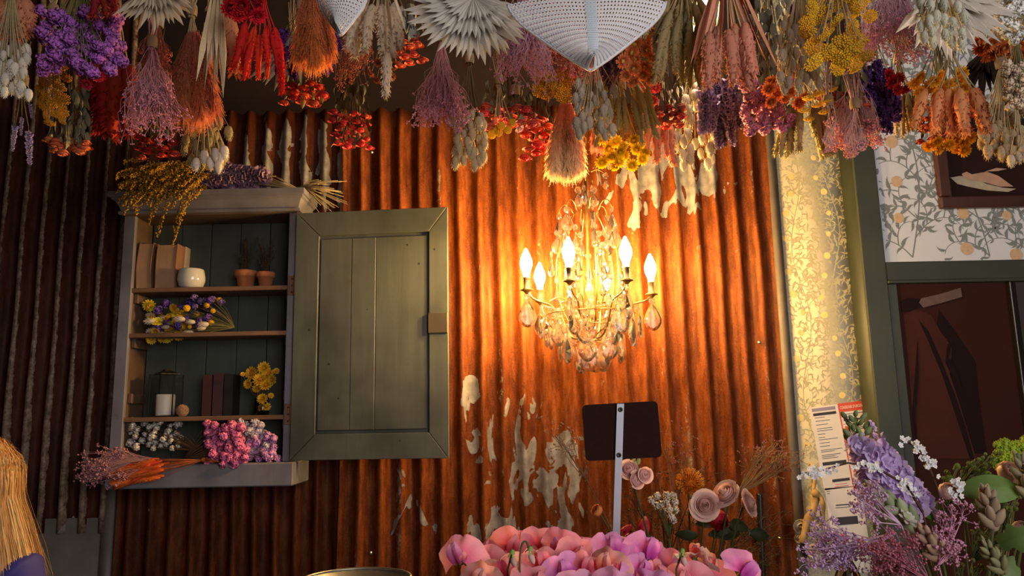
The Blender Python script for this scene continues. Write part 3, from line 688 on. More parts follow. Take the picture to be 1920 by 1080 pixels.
def pr_rose(seed, n=16, rad=1.0, open_=0.5, g=4):      # rose head, radius about 1
    r = random.Random(seed); b = B()
    for i in range(n):
        t = i / (n - 1); a0 = i * 2.3999 + r.uniform(-.2, .2); rr = 0.06 + 0.68 * t; h = 1.12 - 0.3 * t + r.uniform(-.06, .06); span = 1.5 - .25 * t; flare = open_ * t * t
        def fn(u, v, a0=a0, rr=rr, h=h, span=span, flare=flare):
            a = a0 + (u - .5) * span * 2 * (0.65 + .35 * math.sin(v * PI * .75))
            cl_ = math.sin(min(1, v * 1.1) * PI * (.95 - .42 * t))
            rad_ = rr * (0.3 + .8 * cl_) + flare * max(0, v - .55) ** 1.2 * 1.7 * (1 - .25 * abs(u - .5) * 2)
            z = -.45 + h * v * (1 - .10 * (abs(u - .5) * 2) ** 2) - flare * max(0, v - .72) * 1.3
            return (rad_ * math.cos(a) * rad, rad_ * math.sin(a) * rad, z * rad)
        b.grid(fn, g, g)
    b.lathe([(.05, -.45), (.5, -.3), (.70, .0), (.58, .2), (.34, .36), (0, .46)], 12)
    return b
def pr_statice(seed, n=26):      # lump of papery funnel florets, radius about 1
    r = random.Random(seed); b = B()
    for d in sphere_pts(n, r, -.45):
        c = d * r.uniform(.62, .92); o = (d + rv(r, .35)).normalized(); s1 = o.orthogonal().normalized(); s2 = o.cross(s1); k = r.uniform(.26, .38); vs = [c - o * k * .8]; nn = 7
        for i in range(nn):
            a = 2 * PI * i / nn; q = k * r.uniform(.8, 1.15); vs.append(c + (s1 * math.cos(a) + s2 * math.sin(a)) * q + o * r.uniform(-.06, .12))
        vs.append(c - o * k * .15)
        b.add(vs, [(0, 1 + (i + 1) % nn, 1 + i) for i in range(nn)] + [(nn + 1, 1 + i, 1 + (i + 1) % nn) for i in range(nn)], 0, [0] + [1] * nn + [.3])
    b.octa((0, 0, 0), .6); return b
def pr_ball(seed, n=90): # craspedia / mimosa like button
    r = random.Random(seed); b = B(); b.lathe([(0, -.8), (.55, -.6), (.82, 0), (.6, .58), (0, .8)], 10)
    for d in sphere_pts(n, r): b.octa(d * .82, .19)
    return b
def pr_yarrow(seed, n=60): # flat umbel
    r = random.Random(seed); b = B()
    for i in range(n):
        q = math.sqrt((i + .5) / n); a = i * 2.39996; d = Vector((q * math.cos(a), q * math.sin(a), .32 * (1 - q * q) + r.uniform(-.07, .07))); b.octa(d, r.uniform(.12, .19), 0, 0, .8)
        if i % 3 == 0: b.tube([(0, 0, -.75), d], .02, 3, 1, False)
    return b
def pr_lavender(seed, n=60, wd=.07):   # flower spike, length 1
    r = random.Random(seed); b = B(); b.tube([(0, 0, 0), (.02, 0, .5), (0, .02, .98)], .012, 4, 1)
    for i in range(n):
        t = (i + .5) / n; a = i * 2.4; w_ = wd * (1.1 - .5 * t) * r.uniform(.5, 1.2); o = Vector((math.cos(a), math.sin(a), .5)).normalized(); p = Vector((0, 0, .12 + .86 * t)) + o * w_ * .5
        s1 = o.orthogonal().normalized() * w_ * .45; s2 = o.cross(s1)
        b.add([p - o * w_ * .4, p + s1 + o * w_ * .5, p + s2 + o * w_ * .6, p - s1 + o * w_ * .5, p - s2 + o * w_ * .4], [(0, 2, 1), (0, 3, 2), (0, 4, 3), (0, 1, 4)], 0, [0, 1, 1, 1, 1])
    return b
def pr_leaf(seed, wd=.42, curl=.5):   # dried curled leaf, length 1
    r = random.Random(seed); tw = r.uniform(-.6, .6)
    def fn(u, v):
        s_ = (u - .5) * 2; w_ = wd * math.sin(PI * min(1, v * .93 + .06)) ** .8; a = tw * v
        x = s_ * w_ * .5; y = abs(s_) * w_ * .35 + curl * v * v * .4 - .15 * math.sin(v * 3)
        return (x * math.cos(a) - y * math.sin(a), x * math.sin(a) + y * math.cos(a), v)
    return B().grid(fn, 2, 5)
def pr_blade(seed, wd=.16):  # pleated palm blade, length 1, pointed
    b = B(); q = []
    for t, w_ in ((0, .18), (.32, .68), (.64, 1.0), (1.0, .02)):
        q += [(-wd * .5 * w_, 0.05 * w_ * .6, t), (0, -.05 * w_ * .6, t), (wd * .5 * w_, 0.05 * w_ * .6, t)]
    b.add(q, [(3 * i + j, 3 * i + j + 1, 3 * i + j + 4, 3 * i + j + 3) for i in range(3) for j in range(2)], 0, [0] * 3 + [.35] * 3 + [.7] * 3 + [1] * 3); b.smooth = False; return b
def pr_bell(seed, n=7):  # soft bracted flower, red everlasting
    r = random.Random(seed); b = B()
    for k in range(3):
        for i in range(n): petal(b, 2 * PI * (i + .5 * k) / n, 1.25 - .35 * k, .12, .9 - .1 * k, .5, 0, -.2, -.2)
    return b
_pc = {}
def proto(fn, mats, seeds=3, **kw):
    key = (fn.__name__, tuple(id(m) for m in mats), tuple(sorted(kw.items())))
    if key not in _pc: _pc[key] = [fn(i + 1, **kw).mesh(fn.__name__[3:], list(mats)) for i in range(seeds)]
    return _pc[key]
m_stemg = dye((0.16, 0.13, 0.05)); m_stemt = dye((0.42, 0.31, 0.17)); m_stemd = dye((0.09, 0.05, 0.025)); m_stemp = dye((0.55, 0.26, 0.26))
m_string = plain('jute_string', (0.30, 0.2, 0.11), 0.9)
def DY(Y): return -1.1 + (Y + 1.1) * 1.7
class Bunch:
    """an upside down bunch: stems tied above, heads below, hung from the ceiling by a string"""
    def __init__(s, name, px, tie_py, Y, label, cat='dried flowers', stem=None, hang=True, group=None):
        if hang: Y = DY(Y)
        s.tie = P(px, tie_py, Y); s.Y = Y; s.k = S(Y); s.t = empty(name, s.tie, label, cat, group); s.stem = stem or m_stemt; s.st = B(); s.px = px; s.hang = hang
        if hang:
            sb = B().tube([s.tie - Vector((0, 0, .012)), s.tie + Vector((0, 0, .02)), Vector((s.tie.x, s.tie.y, CEIL))], .0016, 4)
            sb.lathe([(.011, -.014), (.013, -.007), (.013, .007), (.011, .014)], 9, s.tie, close=False); sb.build('string', m_string, s.t)
            for i in range(9): s.st.tube([s.tie + Vector((U(-.006, .006), U(-.006, .006), -.02)), s.tie + Vector((U(-.02, .02), U(-.02, .02), U(.05, .13)))], .0016, 4)
    def at(s, px, py, dy=0.0): return P(px, py, s.Y + dy)
    def stemto(s, p, r=.0011, sag=.35, seg=4):
        a = s.tie; c = a.lerp(p, .5); c.z -= (a - p).length * 0; c = c + Vector(((a.x - p.x) * sag * .5, (a.y - p.y) * sag * .5, 0))
        s.st.tube([a, a.lerp(c, .6).lerp(c.lerp(p, .3), .5), c.lerp(p, .5), p], [r * 1.4, r, r, r * .8], 4)
    def heads(s, part, protos, n, x0, x1, y0, y1, size, down=.6, stems=True, dep=.5, face=None, scale3=None, rnd=None, sr=.0011):
        h = (x1 - x0) / 2 * s.k * dep * .75; out = []
        for i in range(n):
            fx = (i * .618034 + U(-.08, .08)) % 1; fy = (i + U(.1, .9)) / n
            p = s.at(x0 + (x1 - x0) * fx, y0 + (y1 - y0) * fy, U(-h, h))
            d = (p - s.tie).normalized(); d = (d * (1 - down) + Vector((0, 0, -1)) * down).normalized()
            if face is not None: d = (Vector(face) + rv(RN, .55)).normalized()
            L = U(*size) * s.k
            sc3 = tuple(L * q for q in scale3) if scale3 else L
            out.append(inst(part, RN.choice(protos), s.t, p, d, sc3))
            if stems: s.stemto(p, sr)
        return out
    def done(s):
        if s.st.v: s.st.build('stems', s.stem, s.t, kind='stuff')
        return s.t
# ---- the kinds
def k_bunny(px, tie, x0, x1, y0, y1, Y, label, c=(0.60, 0.50, 0.37), n=26, size=(24, 32), c2=None, stem=None):
    q = Bunch('bunny_tail_bunch', px, tie, Y, label, 'dried grass', stem); m = dye(c, c2 or tuple(min(1, v * 1.15) for v in c), var=.22, trans=.25)
    q.heads('grass_head', proto(pr_bunny, (m,)), n, x0, x1, y0, y1 - 20, size, .75); return q.done()
def k_spike(px, tie, x0, x1, y0, y1, Y, label, c, n=9, length=(80, 110), rad=.1, name='millet_bunch', stem=None, leaves=0, c2=None, bend=.05, cat='dried grass'):
    q = Bunch(name, px, tie, Y, label, cat, stem); m = dye(c, c2, var=.25, trans=.1)
    q.heads('seed_spike', proto(pr_spike, (m,), rad=rad, bend=bend), n, x0, x1, y0, max(y0 + 5, y1 - length[1]), length, .45, sr=.0016)
    if leaves: q.heads('grass_blade', proto(pr_blade, (dye(tuple(v * 1.1 for v in c)),), wd=.016), leaves, px - 12, px + 12, tie, tie + 8, (y1 - tie - 60, y1 - tie), .72, False)
    return q.done()
def k_straw(px, tie, x0, x1, y0, y1, Y, label, c, cc=(0.35, 0.14, 0.02), n=10, size=(13, 18), face=(0, -.8, -.6), name='strawflower_bunch', leaves=0, stem=None, tail=None):
    q = Bunch(name, px, tie, Y, label, 'dried flowers', stem or m_stemg); m = dye(c, tuple(min(1, v * 1.25) for v in c), var=.25, trans=.15)
    q.heads('flower_head', proto(pr_straw, (m, dye(cc))), n, x0, x1, y0, y1 - 8, size, face=face)
    if leaves: q.heads('leaf', proto(pr_leaf, (dye((.13, .13, .07)),)), leaves, x0, x1, tie + 20, y0 + 10, (16, 26), .6, False)
    return q.done()
def k_rose(px, tie, x0, x1, y0, y1, Y, label, c, n=10, leaves=34, lc=(0.19, 0.19, 0.12), size=(9, 13), ly=None, lsize=(15, 26), c2=None):
    q = Bunch('dried_rose_bunch', px, tie, Y, label, 'dried flowers', m_stemd); m = dye(c, c2 or tuple(min(1, v * 1.15 + .03) for v in c), var=.4)
    q.heads('rose_head', proto(pr_rose, (m,), n=10), int(n * 1.3), x0, x1, y0 - 8, y1 - 6, (size[0] * 1.15, size[1] * 1.2), .8, True, .6)
    ly = ly or (tie + 15, y0 + 5)
    q.heads('leaf', proto(pr_leaf, (dye(lc, None, .7, .35),)), leaves, x0 + 2, x1 - 2, ly[0], ly[1], lsize, .55, False, .7); return q.done()
def k_statice(px, tie, x0, x1, y0, y1, Y, label, c, n=24, size=(10, 15), c2=None, name='statice_bunch', stem=None):
    q = Bunch(name, px, tie, Y, label, 'dried flowers', stem or m_stemg); m = dye(c, c2 or tuple(min(1, v * 1.4) for v in c), var=.25, trans=.15)
    q.heads('flower_cluster', proto(pr_statice, (m,)), n, x0, x1, y0, y1 - 6, size, .5); return q.done()
def k_larkspur(px, tie, x0, x1, y0, y1, Y, label, c, n=8, length=(70, 95), c2=None, wd=.13, name='larkspur_bunch'):
    q = Bunch(name, px, tie, Y, label, 'dried flowers', m_stemg); m = dye(c, c2 or tuple(min(1, v * 1.8) for v in c), var=.4)
    q.heads('flower_spike', proto(pr_lavender, (m, m_stemg), wd=wd, n=110), n, x0, x1, y0 - 22, max(y0 + 4, y1 - length[0] * .85), (length[0] * .6, length[1]), .45); return q.done()
def k_yarrow(px, tie, x0, x1, y0, y1, Y, label, c, n=8, size=(16, 22), fn=pr_yarrow, face=None, name='yarrow_bunch'):
    q = Bunch(name, px, tie, Y, label, 'dried flowers', m_stemt); m = dye(c, var=.25)
    q.heads('flower_head', proto(fn, (m, m_stemt) if fn is pr_yarrow else (m,)), n, x0, x1, y0, y1 - 8, size, .6, face=face); return q.done()
def k_leafy(px, tie, x0, x1, y0, y1, Y, label, c, n=60, size=(18, 28), name='eucalyptus_bunch'):
    q = Bunch(name, px, tie, Y, label, 'dried foliage', m_stemd)
    for i in range(6): q.stemto(q.at(x0 + (x1 - x0) * (i + .5) / 6, y1 - U(5, 30)), .0016)
    q.heads('leaf', proto(pr_leaf, (dye(c, None, .65, .35),), wd=.6), n, x0, x1, y0, y1 - 15, size, .35, False); return q.done()
def k_plume(px, tie, x0, x1, y0, y1, Y, label, c, c2=None, n=1500, ln=34, wisps=5, name='pampas_plume', lean=0.0, wdt=1.0):
    """feathery grass plumes: wisps of fine strands that leave several drooping axes"""
    q = Bunch(name, px, tie, Y, label, 'dried grass', m_stemt); k = q.k; m = dye(c, c2, rough=.9, var=.3, trans=.4)
    for wsp in range(wisps):
        f = (wsp + .5) / wisps; xe = x0 + (x1 - x0) * (.15 + .7 * f); ye = y1 - ln * .45 - abs(f - .5) * (y1 - y0) * .22 - U(0, 8)
        dy = U(-1, 1) * (x1 - x0) * k * .22
        ax = bez(q.tie, q.at(px + (xe - px) * .25, tie + (ye - tie) * .3), q.at(px + (xe - px) * .8, tie + (ye - tie) * .6, dy), q.at(xe + lean, ye, dy), 14)
        q.st.tube(ax, .0014, 4); b = B(); t0 = max(0.0, (y0 - tie) / max(1, ye - tie)); wmax = (x1 - x0) / wisps * k * .95 * wdt
        for i in range(n // wisps):
            t = t0 + (1 - t0) * RN.random() ** .8; j = min(13, int(t * 14)); p = ax[j].lerp(ax[j + 1], t * 14 - j); d = (ax[j + 1] - ax[j]).normalized()
            a = U(0, 6.283); s1 = d.orthogonal().normalized(); s2 = d.cross(s1); o = s1 * math.cos(a) + s2 * math.sin(a)
            tt = (t - t0) / (1 - t0); sp = wmax * (0.35 + .65 * math.sin(min(1, tt * 1.25) * PI * .5)) * U(.3, 1.0); L = ln * k * U(.6, 1.25)
            e = p + o * sp + d * L * .8 + Vector((0, 0, -.2 * L)); md = p + o * sp * .6 + d * L * .35; w_ = s2 * .0010 + s1 * .0004; tv = tt * .75
            b.add([p - w_, p + w_, md + w_ * 1.3, md - w_ * 1.3, e], [(0, 1, 2, 3), (3, 2, 4)], 0, [tv, tv, tv + .1, tv + .1, tv + .25])
            if i % 3 == 0:
                b.octa(e, .0017, 0, min(1, tv + .3))
        b.build('plume', m, q.t, kind='stuff')
    return q.done()
def k_gyps(px, tie, x0, x1, y0, y1, Y, label, c, cs=None, n=26, sub=9, dot=1.9, name='gypsophila_bunch', curl=.15, umbel=False, hang=True, group=None):
    """fine branching sprays that end in tiny florets"""
    q = Bunch(name, px, tie, Y, label, 'dried flowers', dye(cs or c), hang, group); k = q.k; fl = B(); h = (x1 - x0) * .35 * k
    for i in range(n):
        fx = (i * .618 + U(0, .1)) % 1; e = q.at(x0 + (x1 - x0) * fx, y0 + (y1 - y0) * (.25 + .6 * ((i * .37) % 1)), U(-h, h)); nd = q.tie.lerp(e, .55) + rv(RN, .01)
        q.st.tube([q.tie, q.tie.lerp(nd, .5) + rv(RN, .006), nd], .0008, 3, 0, False); d0 = (e - nd); L = max(d0.length, .02)
        for j in range(sub):
            g = e + rv(RN, 1).normalized() * U(.2, 1) * L * (.45 if not umbel else .3) + Vector((0, 0, -L * .1)); mid = nd.lerp(g, .5) + rv(RN, L * curl)
            q.st.tube([nd, mid, g], .00055, 3, 0, False)
            for r3 in range(4): fl.octa(g + rv(RN, dot * k * 1.6), dot * k * U(.6, 1.15), 0, U(0, 1))
    fl.build('florets', dye(c, tuple(min(1, v * 1.3) for v in c), var=.3), q.t, kind='stuff'); return q.done()
def k_fan(px, py, r0, r1, a0, a1, Y, label, c, n=34, layers=2, c2=None, wd=.2, tilt=.35, tie=None, name='palm_fan'):
    """pleated palm leaf: blades radiate downward from one point; angles in degrees from straight down, + = right"""
    q = Bunch(name, px, py, Y, label, 'dried palm', m_stemt); m = dye(c, c2 or tuple(min(1, v * 1.12) for v in c), rough=.7, var=.22, trans=.1)
    pm = proto(pr_blade, (m,), seeds=1, wd=wd)
    for l in range(layers):
        nn = max(9, int(n * .62) - 3 * l)
        for i in range(nn):
            a = math.radians(a0 + (a1 - a0) * (i + .5) / nn + U(-1.5, 1.5)); f = 1 - .24 * l
            d = Vector((math.sin(a), -.10 - tilt * (l + .3) / layers + U(-.05, .05), -math.cos(a))).normalized(); L = (r0 + (r1 - r0) * U(0, 1)) * q.k * f
            o = inst('blade', pm[0], q.t, q.tie + Vector((0, -.008 * l, 0)), d, L, spin=0)
            yv = Vector((U(-.25, .25), 1, 0)); yv = (yv - d * yv.dot(d)).normalized(); xv = yv.cross(d)
            o.rotation_quaternion = Matrix((xv, yv, d)).transposed().to_quaternion()
    return q.done()
# ---------------------------------------------------------------- everything that hangs from the ceiling, left to right
VIO = (0.42, 0.09, 0.46); PUR = (0.07, 0.022, 0.14); YEL = (0.78, 0.43, 0.02); GOLD = (0.62, 0.27, 0.015); RED = (0.50, 0.03, 0.02); DRED = (0.20, 0.014, 0.010)
ORG = (0.62, 0.16, 0.04); LIL = (0.52, 0.22, 0.38); MAG = (0.62, 0.07, 0.26); RPK = (0.52, 0.15, 0.10); GGR = (0.20, 0.21, 0.14); TAN = (0.46, 0.31, 0.17); OLV = (0.27, 0.21, 0.09); CRM = (0.62, 0.50, 0.35); WHT = (0.74, 0.68, 0.58); SAL = (0.58, 0.22, 0.12); FAN = (0.46, 0.42, 0.37)
k_spike(25, -60, 2, 46, -10, 98, -1.25, 'salmon broad millet spikes at the top left corner', SAL, 7, (85, 105), .16, leaves=0)
k_bunny(22, -40, -8, 54, 70, 188, -1.3, 'white hare tail grass bunch below the salmon spikes at far left', WHT, 30, (24, 32))
k_larkspur(42, 150, 20, 58, 205, 302, -1.2, 'small lavender sprig dangling at the far left edge', PUR, 4, (60, 85), (0.4, 0.3, 0.42), .085, 'lavender_bunch')
k_statice(150, -50, 76, 232, 20, 142, -1.25, 'large vivid violet statice bunch at upper left', VIO, 62, (13, 18), (0.55, 0.2, 0.66))
k_yarrow(100, 20, 74, 124, 105, 240, -1.15, 'mustard yellow yarrow bunch under the violet statice', GOLD, 26, (9, 14), face=(0, -.7, -.6))
k_straw(165, 40, 140, 196, 112, 168, -1.12, 'few crimson pink strawflowers beneath the violet statice', (0.6, 0.05, 0.14), (0.5, .3, .05), 5, (12, 15))
k_rose(132, 90, 92, 168, 268, 292, -1.05, 'grey leaved rose bunch with orange blooms left of the red plumes', (0.55, 0.14, 0.05), 10, 60, (0.24, 0.235, 0.16), (8, 12), (150, 255), (20, 32))
k_spike(222, -20, 196, 250, 90, 305, -0.95, 'dark red feathery plumes hanging left of the pink sprays', (0.24, 0.014, 0.010), 7, (110, 150), .14, 'amaranth_bunch', c2=(.34, .02, .014), cat='dried flowers')
k_spike(192, -60, 178, 206, -30, 36, -1.3, 'single red spike at the top edge beside the violet statice', DRED, 3, (60, 70), .16)
k_fan(292, -30, 90, 120, -48, 62, -1.3, 'tan layered palm fan at upper left', (0.36, 0.26, 0.16), 30, 3, (0.45, 0.36, 0.26), .16)
k_gyps(295, 40, 262, 322, 70, 170, -1.1, 'rust brown spray cone between red plumes and large plume', (0.32, 0.09, 0.06), None, 26, 9, 1.7)
k_gyps(285, 80, 245, 330, 130, 258, -1.2, 'dusty pink gypsophila with loose curls left of the large plume', (0.50, 0.20, 0.26), (0.5, .22, .24), 34, 11, 2.0, curl=.3)
k_rose(292, 120, 258, 330, 262, 302, -1.0, 'red and gold rose bunch just above the mimosa', (0.5, 0.05, 0.025), 9, 24, GGR, (9, 13))
k_plume(360, 20, 306, 424, 60, 240, -1.15, 'large coral pink pampas plume at upper left', (0.58, 0.19, 0.13), (0.74, 0.27, 0.13), 4600, 36, 7, wdt=1.5)
k_spike(412, -30, 396, 424, 20, 170, -1.1, 'salmon spike with straw leaves beside the coral plume', SAL, 3, (100, 140), .13)
q = Bunch('straw_leaf_bunch', 408, -20, -1.3, 'pale straw leaf blades hanging in front of the coral plume', 'dried foliage')
q.heads('grass_blade', proto(pr_blade, (dye((0.56, 0.40, 0.24)),), wd=.03), 16, 398, 418, -15, 0, (120, 215), .86, False); q.done()
k_bunny(385, 120, 342, 428, 205, 318, -1.0, 'hare tail bunch hanging in front of the cabinet cornice', (0.34, 0.27, 0.12), 26, (22, 30), (0.52, .43, .28))
k_bunny(383, 140, 366, 424, 268, 325, -1.04, 'few long pale hare tails dangling lowest above the cabinet', WHT, 7, (26, 32))
k_fan(428, -28, 60, 84, -40, 45, -1.28, 'dusty pink small palm fan beside the red blooms', (0.34, 0.19, 0.14), 26, 2)
k_straw(452, -50, 418, 492, -10, 40, -1.35, 'deep crimson large blooms at the top left of the orange plume', (0.42, 0.008, 0.016), (.2, .01, .01), 9, (18, 24))
k_spike(492, -30, 458, 530, 40, 192, -1.15, 'bright red dyed spikes left of the purple larkspur', (0.60, 0.035, 0.015), 12, (75, 110), .085, bend=.08, stem=dye(RED))
k_fan(548, 70, 85, 128, -42, 14, -0.95, 'grey palm fan peeping out under the red spikes', (0.30, 0.28, 0.25), 20, 2, wd=.13)
k_larkspur(565, 10, 520, 608, 60, 158, -1.12, 'dark purple larkspur bunch below the orange plume', PUR, 14, (70, 95), (0.14, .05, .3), .17)
k_rose(570, 60, 532, 612, 160, 202, -1.0, 'red and yellow rose cluster under the purple larkspur', (0.52, 0.06, 0.03), 12, 18, (0.33, .24, .08), (9, 13), (140, 180))
k_plume(585, -60, 538, 638, -40, 135, -1.2, 'bushy orange pampas plume left of the small woven cone', (0.62, 0.20, 0.11), (0.76, 0.27, 0.08), 4200, 34, 7, wdt=1.5)
k_gyps(668, -20, 640, 694, 50, 160, -1.05, 'brownish red spray below the small woven cone', (0.30, 0.09, 0.06), (0.34, .13, .09), 24, 9, 1.8, curl=.25)
k_rose(660, 100, 624, 694, 215, 284, -0.9, 'dark leaved bunch of small red roses against the iron wall', (0.55, 0.045, 0.035), 17, 46, (0.085, .07, .04), (8, 11), (150, 262))
k_spike(715, -60, 678, 748, 8, 120, -1.2, 'cream broad millet spikes left of the large palm fan', (0.60, 0.44, 0.30), 7, (95, 112), .115, leaves=5, c2=(0.66, .52, .38))
k_spike(722, -30, 720, 726, 96, 199, -1.22, 'single long cream millet spike hanging lowest by the palm fan', (0.62, 0.47, 0.33), 1, (98, 100), .105)
k_straw(720, 40, 692, 748, 104, 160, -1.0, 'brown faded strawflowers behind the cream millet', (0.30, 0.11, 0.05), (.15, .06, .02), 8, (8, 12))
k_leafy(760, -60, 742, 780, 0, 75, -1.1, 'grey eucalyptus sprig left of the large palm fan', (0.26, 0.27, 0.23), 16, (26, 38))
k_rose(770, 20, 744, 792, 70, 132, -1.08, 'small orange red rosebuds under the eucalyptus sprig', (0.55, 0.10, 0.04), 9, 8, GGR, (9, 12))
k_fan(888, 2, 125, 150, -96, 72, -1.3, 'large grey white palm fan left of the big woven shade', FAN, 46, 3, (0.54, .50, .45), .17)
k_gyps(828, 70, 788, 866, 150, 234, -1.1, 'lilac pink broom bunch hanging below the large palm fan', (0.52, 0.24, 0.38), (0.52, .26, .32), 34, 12, 2.0, curl=.2)
k_bunny(880, 110, 850, 910, 200, 318, -1.05, 'cream hare tail bunch with long stems right of lilac broom', (0.60, 0.51, 0.33), 36, (22, 30), stem=dye((.14, .1, .04)))
k_rose(950, 100, 906, 1004, 205, 246, -1.0, 'green leaved bunch with red blooms under the palm fan', (0.52, 0.06, 0.05), 16, 54, (0.17, .16, .09), (9, 13), (150, 215))
k_yarrow(935, 150, 914, 962, 228, 264, -1.02, 'golden button flowers below the red bloomed bunch', YEL, 6, (8, 10), pr_ball, name='button_flower_bunch')
k_straw(966, 170, 955, 975, 238, 252, -1.03, 'single pale pink strawflower under the red blooms', (0.72, 0.42, 0.42), (.7, .5, .1), 1, (10, 11), face=(0, -.6, -.8))
k_gyps(985, -40, 944, 1018, 10, 160, -1.25, 'curly lilac pink broom left of the big woven shade', (0.52, 0.24, 0.38), (0.55, .3, .38), 36, 12, 2.0, curl=.35)
k_gyps(1045, -30, 996, 1096, 40, 140, -1.12, 'rust pink gypsophila cloud behind the big woven shade', (0.48, 0.14, 0.10), (0.5, .16, .12), 44, 12, 2.2, curl=.2)
k_yarrow(1040, 60, 1008, 1074, 135, 188, -1.08, 'mustard yarrow heads above the pale pink plume', GOLD, 12, (13, 18), face=(0, -.7, -.6))
k_larkspur(1120, 20, 1086, 1162, 70, 150, -1.05, 'dark purple larkspur under the tip of the woven shade', (0.10, 0.035, 0.12), 10, (60, 80), (.28, .14, .26), .18)
k_straw(1188, -30, 1156, 1226, 60, 165, -1.15, 'orange and cream strawflower bunch right of the woven shade', (0.66, 0.24, 0.10), (0.62, .45, .10), 18, (13, 18), leaves=8)
k_straw(1215, 70, 1196, 1232, 140, 200, -1.0, 'small coral red strawflowers under the orange ones', (0.60, 0.07, 0.06), (.5, .2, .1), 7, (9, 13))
k_bunny(1112, 80, 1078, 1156, 145, 262, -1.1, 'grey hare tail bunch above the chandelier', (0.42, 0.36, 0.28), 28, (24, 32))
k_spike(1168, 90, 1128, 1222, 150, 295, -1.05, 'olive foxtail spikes above the chandelier', (0.34, 0.26, 0.10), 15, (85, 115), .062, 'foxtail_bunch', bend=.1)
k_straw(1165, 160, 1128, 1214, 258, 322, -0.98, 'bright yellow strawflowers just above the chandelier', (0.85, 0.55, 0.01), (.8, .5, .01), 16, (12, 16))
k_plume(1062, 150, 1014, 1106, 195, 345, -1.02, 'pink pampas plume fading to cream above the chandelier', (0.80, 0.34, 0.26), (0.90, 0.70, 0.42), 5200, 22, 8, wdt=1.6)
k_rose(1008, 120, 984, 1034, 225, 302, -0.95, 'red blooms with brown leaves left of the pink cream plume', (0.55, 0.06, 0.035), 11, 22, (0.10, .075, .04), (10, 14), (160, 255))
k_plume(1125, 170, 1104, 1148, 215, 284, -0.92, 'small soft pink plume below the grey hare tails', (0.5, 0.18, 0.14), (0.55, .22, .16), 800, 24, 3)
k_rose(1240, 70, 1204, 1282, 205, 244, -0.95, 'brown leaved bunch of dark red roses near the pendant bulb', (0.42, 0.05, 0.03), 14, 44, (0.12, .085, .05), (9, 13), (130, 215))
k_spike(1238, 160, 1216, 1258, 222, 318, -0.88, 'salmon slim spikes right above the chandelier', SAL, 5, (80, 95), .095, stem=m_stemp)
k_spike(1282, -60, 1238, 1322, -20, 200, -1.2, 'large olive foxtail bunch left of the pendant bulb', (0.30, 0.235, 0.11), 18, (110, 150), .07, 'foxtail_bunch', bend=.1)
k_spike(1360, -70, 1324, 1402, 40, 192, -1.25, 'salmon millet with long leaves in front of pendant bulb', (0.56, 0.23, 0.15), 9, (95, 120), .11, leaves=12)
k_bunny(1300, 60, 1254, 1346, 150, 320, -0.86, 'white glowing hare tail bunch below the pendant bulb', (0.66, 0.60, 0.48), 42, (23, 31))
k_larkspur(1342, 60, 1316, 1366, 150, 282, -0.9, 'violet larkspur with pale tips below the pendant bulb', (0.13, 0.05, 0.24), 10, (85, 120), (.5, .36, .52), .15)
k_statice(1432, 60, 1396, 1482, 150, 252, -1.0, 'bright pink statice bunch hanging by the wallpaper strip', (0.64, 0.14, 0.36), 40, (10, 15), (0.78, .34, .5))
k_leafy(1438, -60, 1402, 1474, -10, 140, -1.15, 'grey brown eucalyptus bunch right of the salmon millet', (0.15, 0.14, 0.11), 50, (20, 32))
k_bunny(1498, -70, 1462, 1542, 20, 172, -1.25, 'tan hare tail bunch left of the yellow yarrow', (0.44, 0.36, 0.26), 40, (26, 34))
k_straw(1476, 40, 1440, 1518, 128, 205, -1.08, 'orange everlasting bunch above the green millet', (0.58, 0.15, 0.04), (.35, .08, .02), 15, (12, 17), leaves=8)
k_spike(1500, 130, 1462, 1546, 195, 318, -1.0, 'green speckled millet over the cream wallpaper', (0.34, 0.29, 0.13), 13, (85, 115), .085, 'foxtail_bunch', c2=(.5, .42, .22), bend=.09)
k_larkspur(1515, -50, 1488, 1544, 0, 100, -1.05, 'deep purple larkspur behind the yellow yarrow', PUR, 8, (75, 95), None, .17)
k_yarrow(1565, -70, 1500, 1634, -15, 138, -1.3, 'big golden yarrow bunch at upper right', (0.72, 0.42, 0.02), 26, (14, 20), face=(0, -.75, -.6))
k_yarrow(1530, 110, 1498, 1562, 160, 232, -1.1, 'small yellow yarrow heads below the dark rose leaves', YEL, 8, (10, 14))
k_rose(1578, 30, 1534, 1624, 175, 212, -1.05, 'dark brown rose bunch with orange blooms under the yarrow', (0.45, 0.09, 0.03), 13, 46, (0.13, .10, .06), (9, 13), (90, 185))
k_straw(1602, 10, 1574, 1632, 78, 130, -1.1, 'russet papery lantern blooms below the yarrow', (0.42, 0.08, 0.03), (.3, .05, .02), 6, (15, 19))
k_gyps(1670, -60, 1618, 1728, -10, 120, -1.22, 'mauve pink broom cloud left of the white palm fan', (0.50, 0.24, 0.36), (0.52, .28, .34), 46, 12, 2.2, curl=.25)
k_gyps(1605, 130, 1562, 1652, 215, 272, -1.05, 'rose pink queen lace umbels hanging by the green post', (0.55, 0.24, 0.26), (0.6, .34, .32), 26, 16, 2.4, umbel=True)
k_gyps(1603, 195, 1586, 1622, 255, 292, -1.1, 'single pink umbel dangling lowest at the green post', (0.55, 0.27, 0.3), (0.6, .36, .34), 8, 16, 2.2, umbel=True)
k_gyps(1553, 190, 1544, 1564, 250, 284, -1.1, 'tiny mauve umbel dangling over the cream wallpaper', (0.52, 0.3, 0.38), (0.6, .4, .4), 4, 10, 1.8, umbel=True)
k_larkspur(1640, 60, 1612, 1668, 120, 240, -1.0, 'tall dark purple larkspur left of the crimson bloom', PUR, 12, (80, 105), (.16, .07, .28), .16)
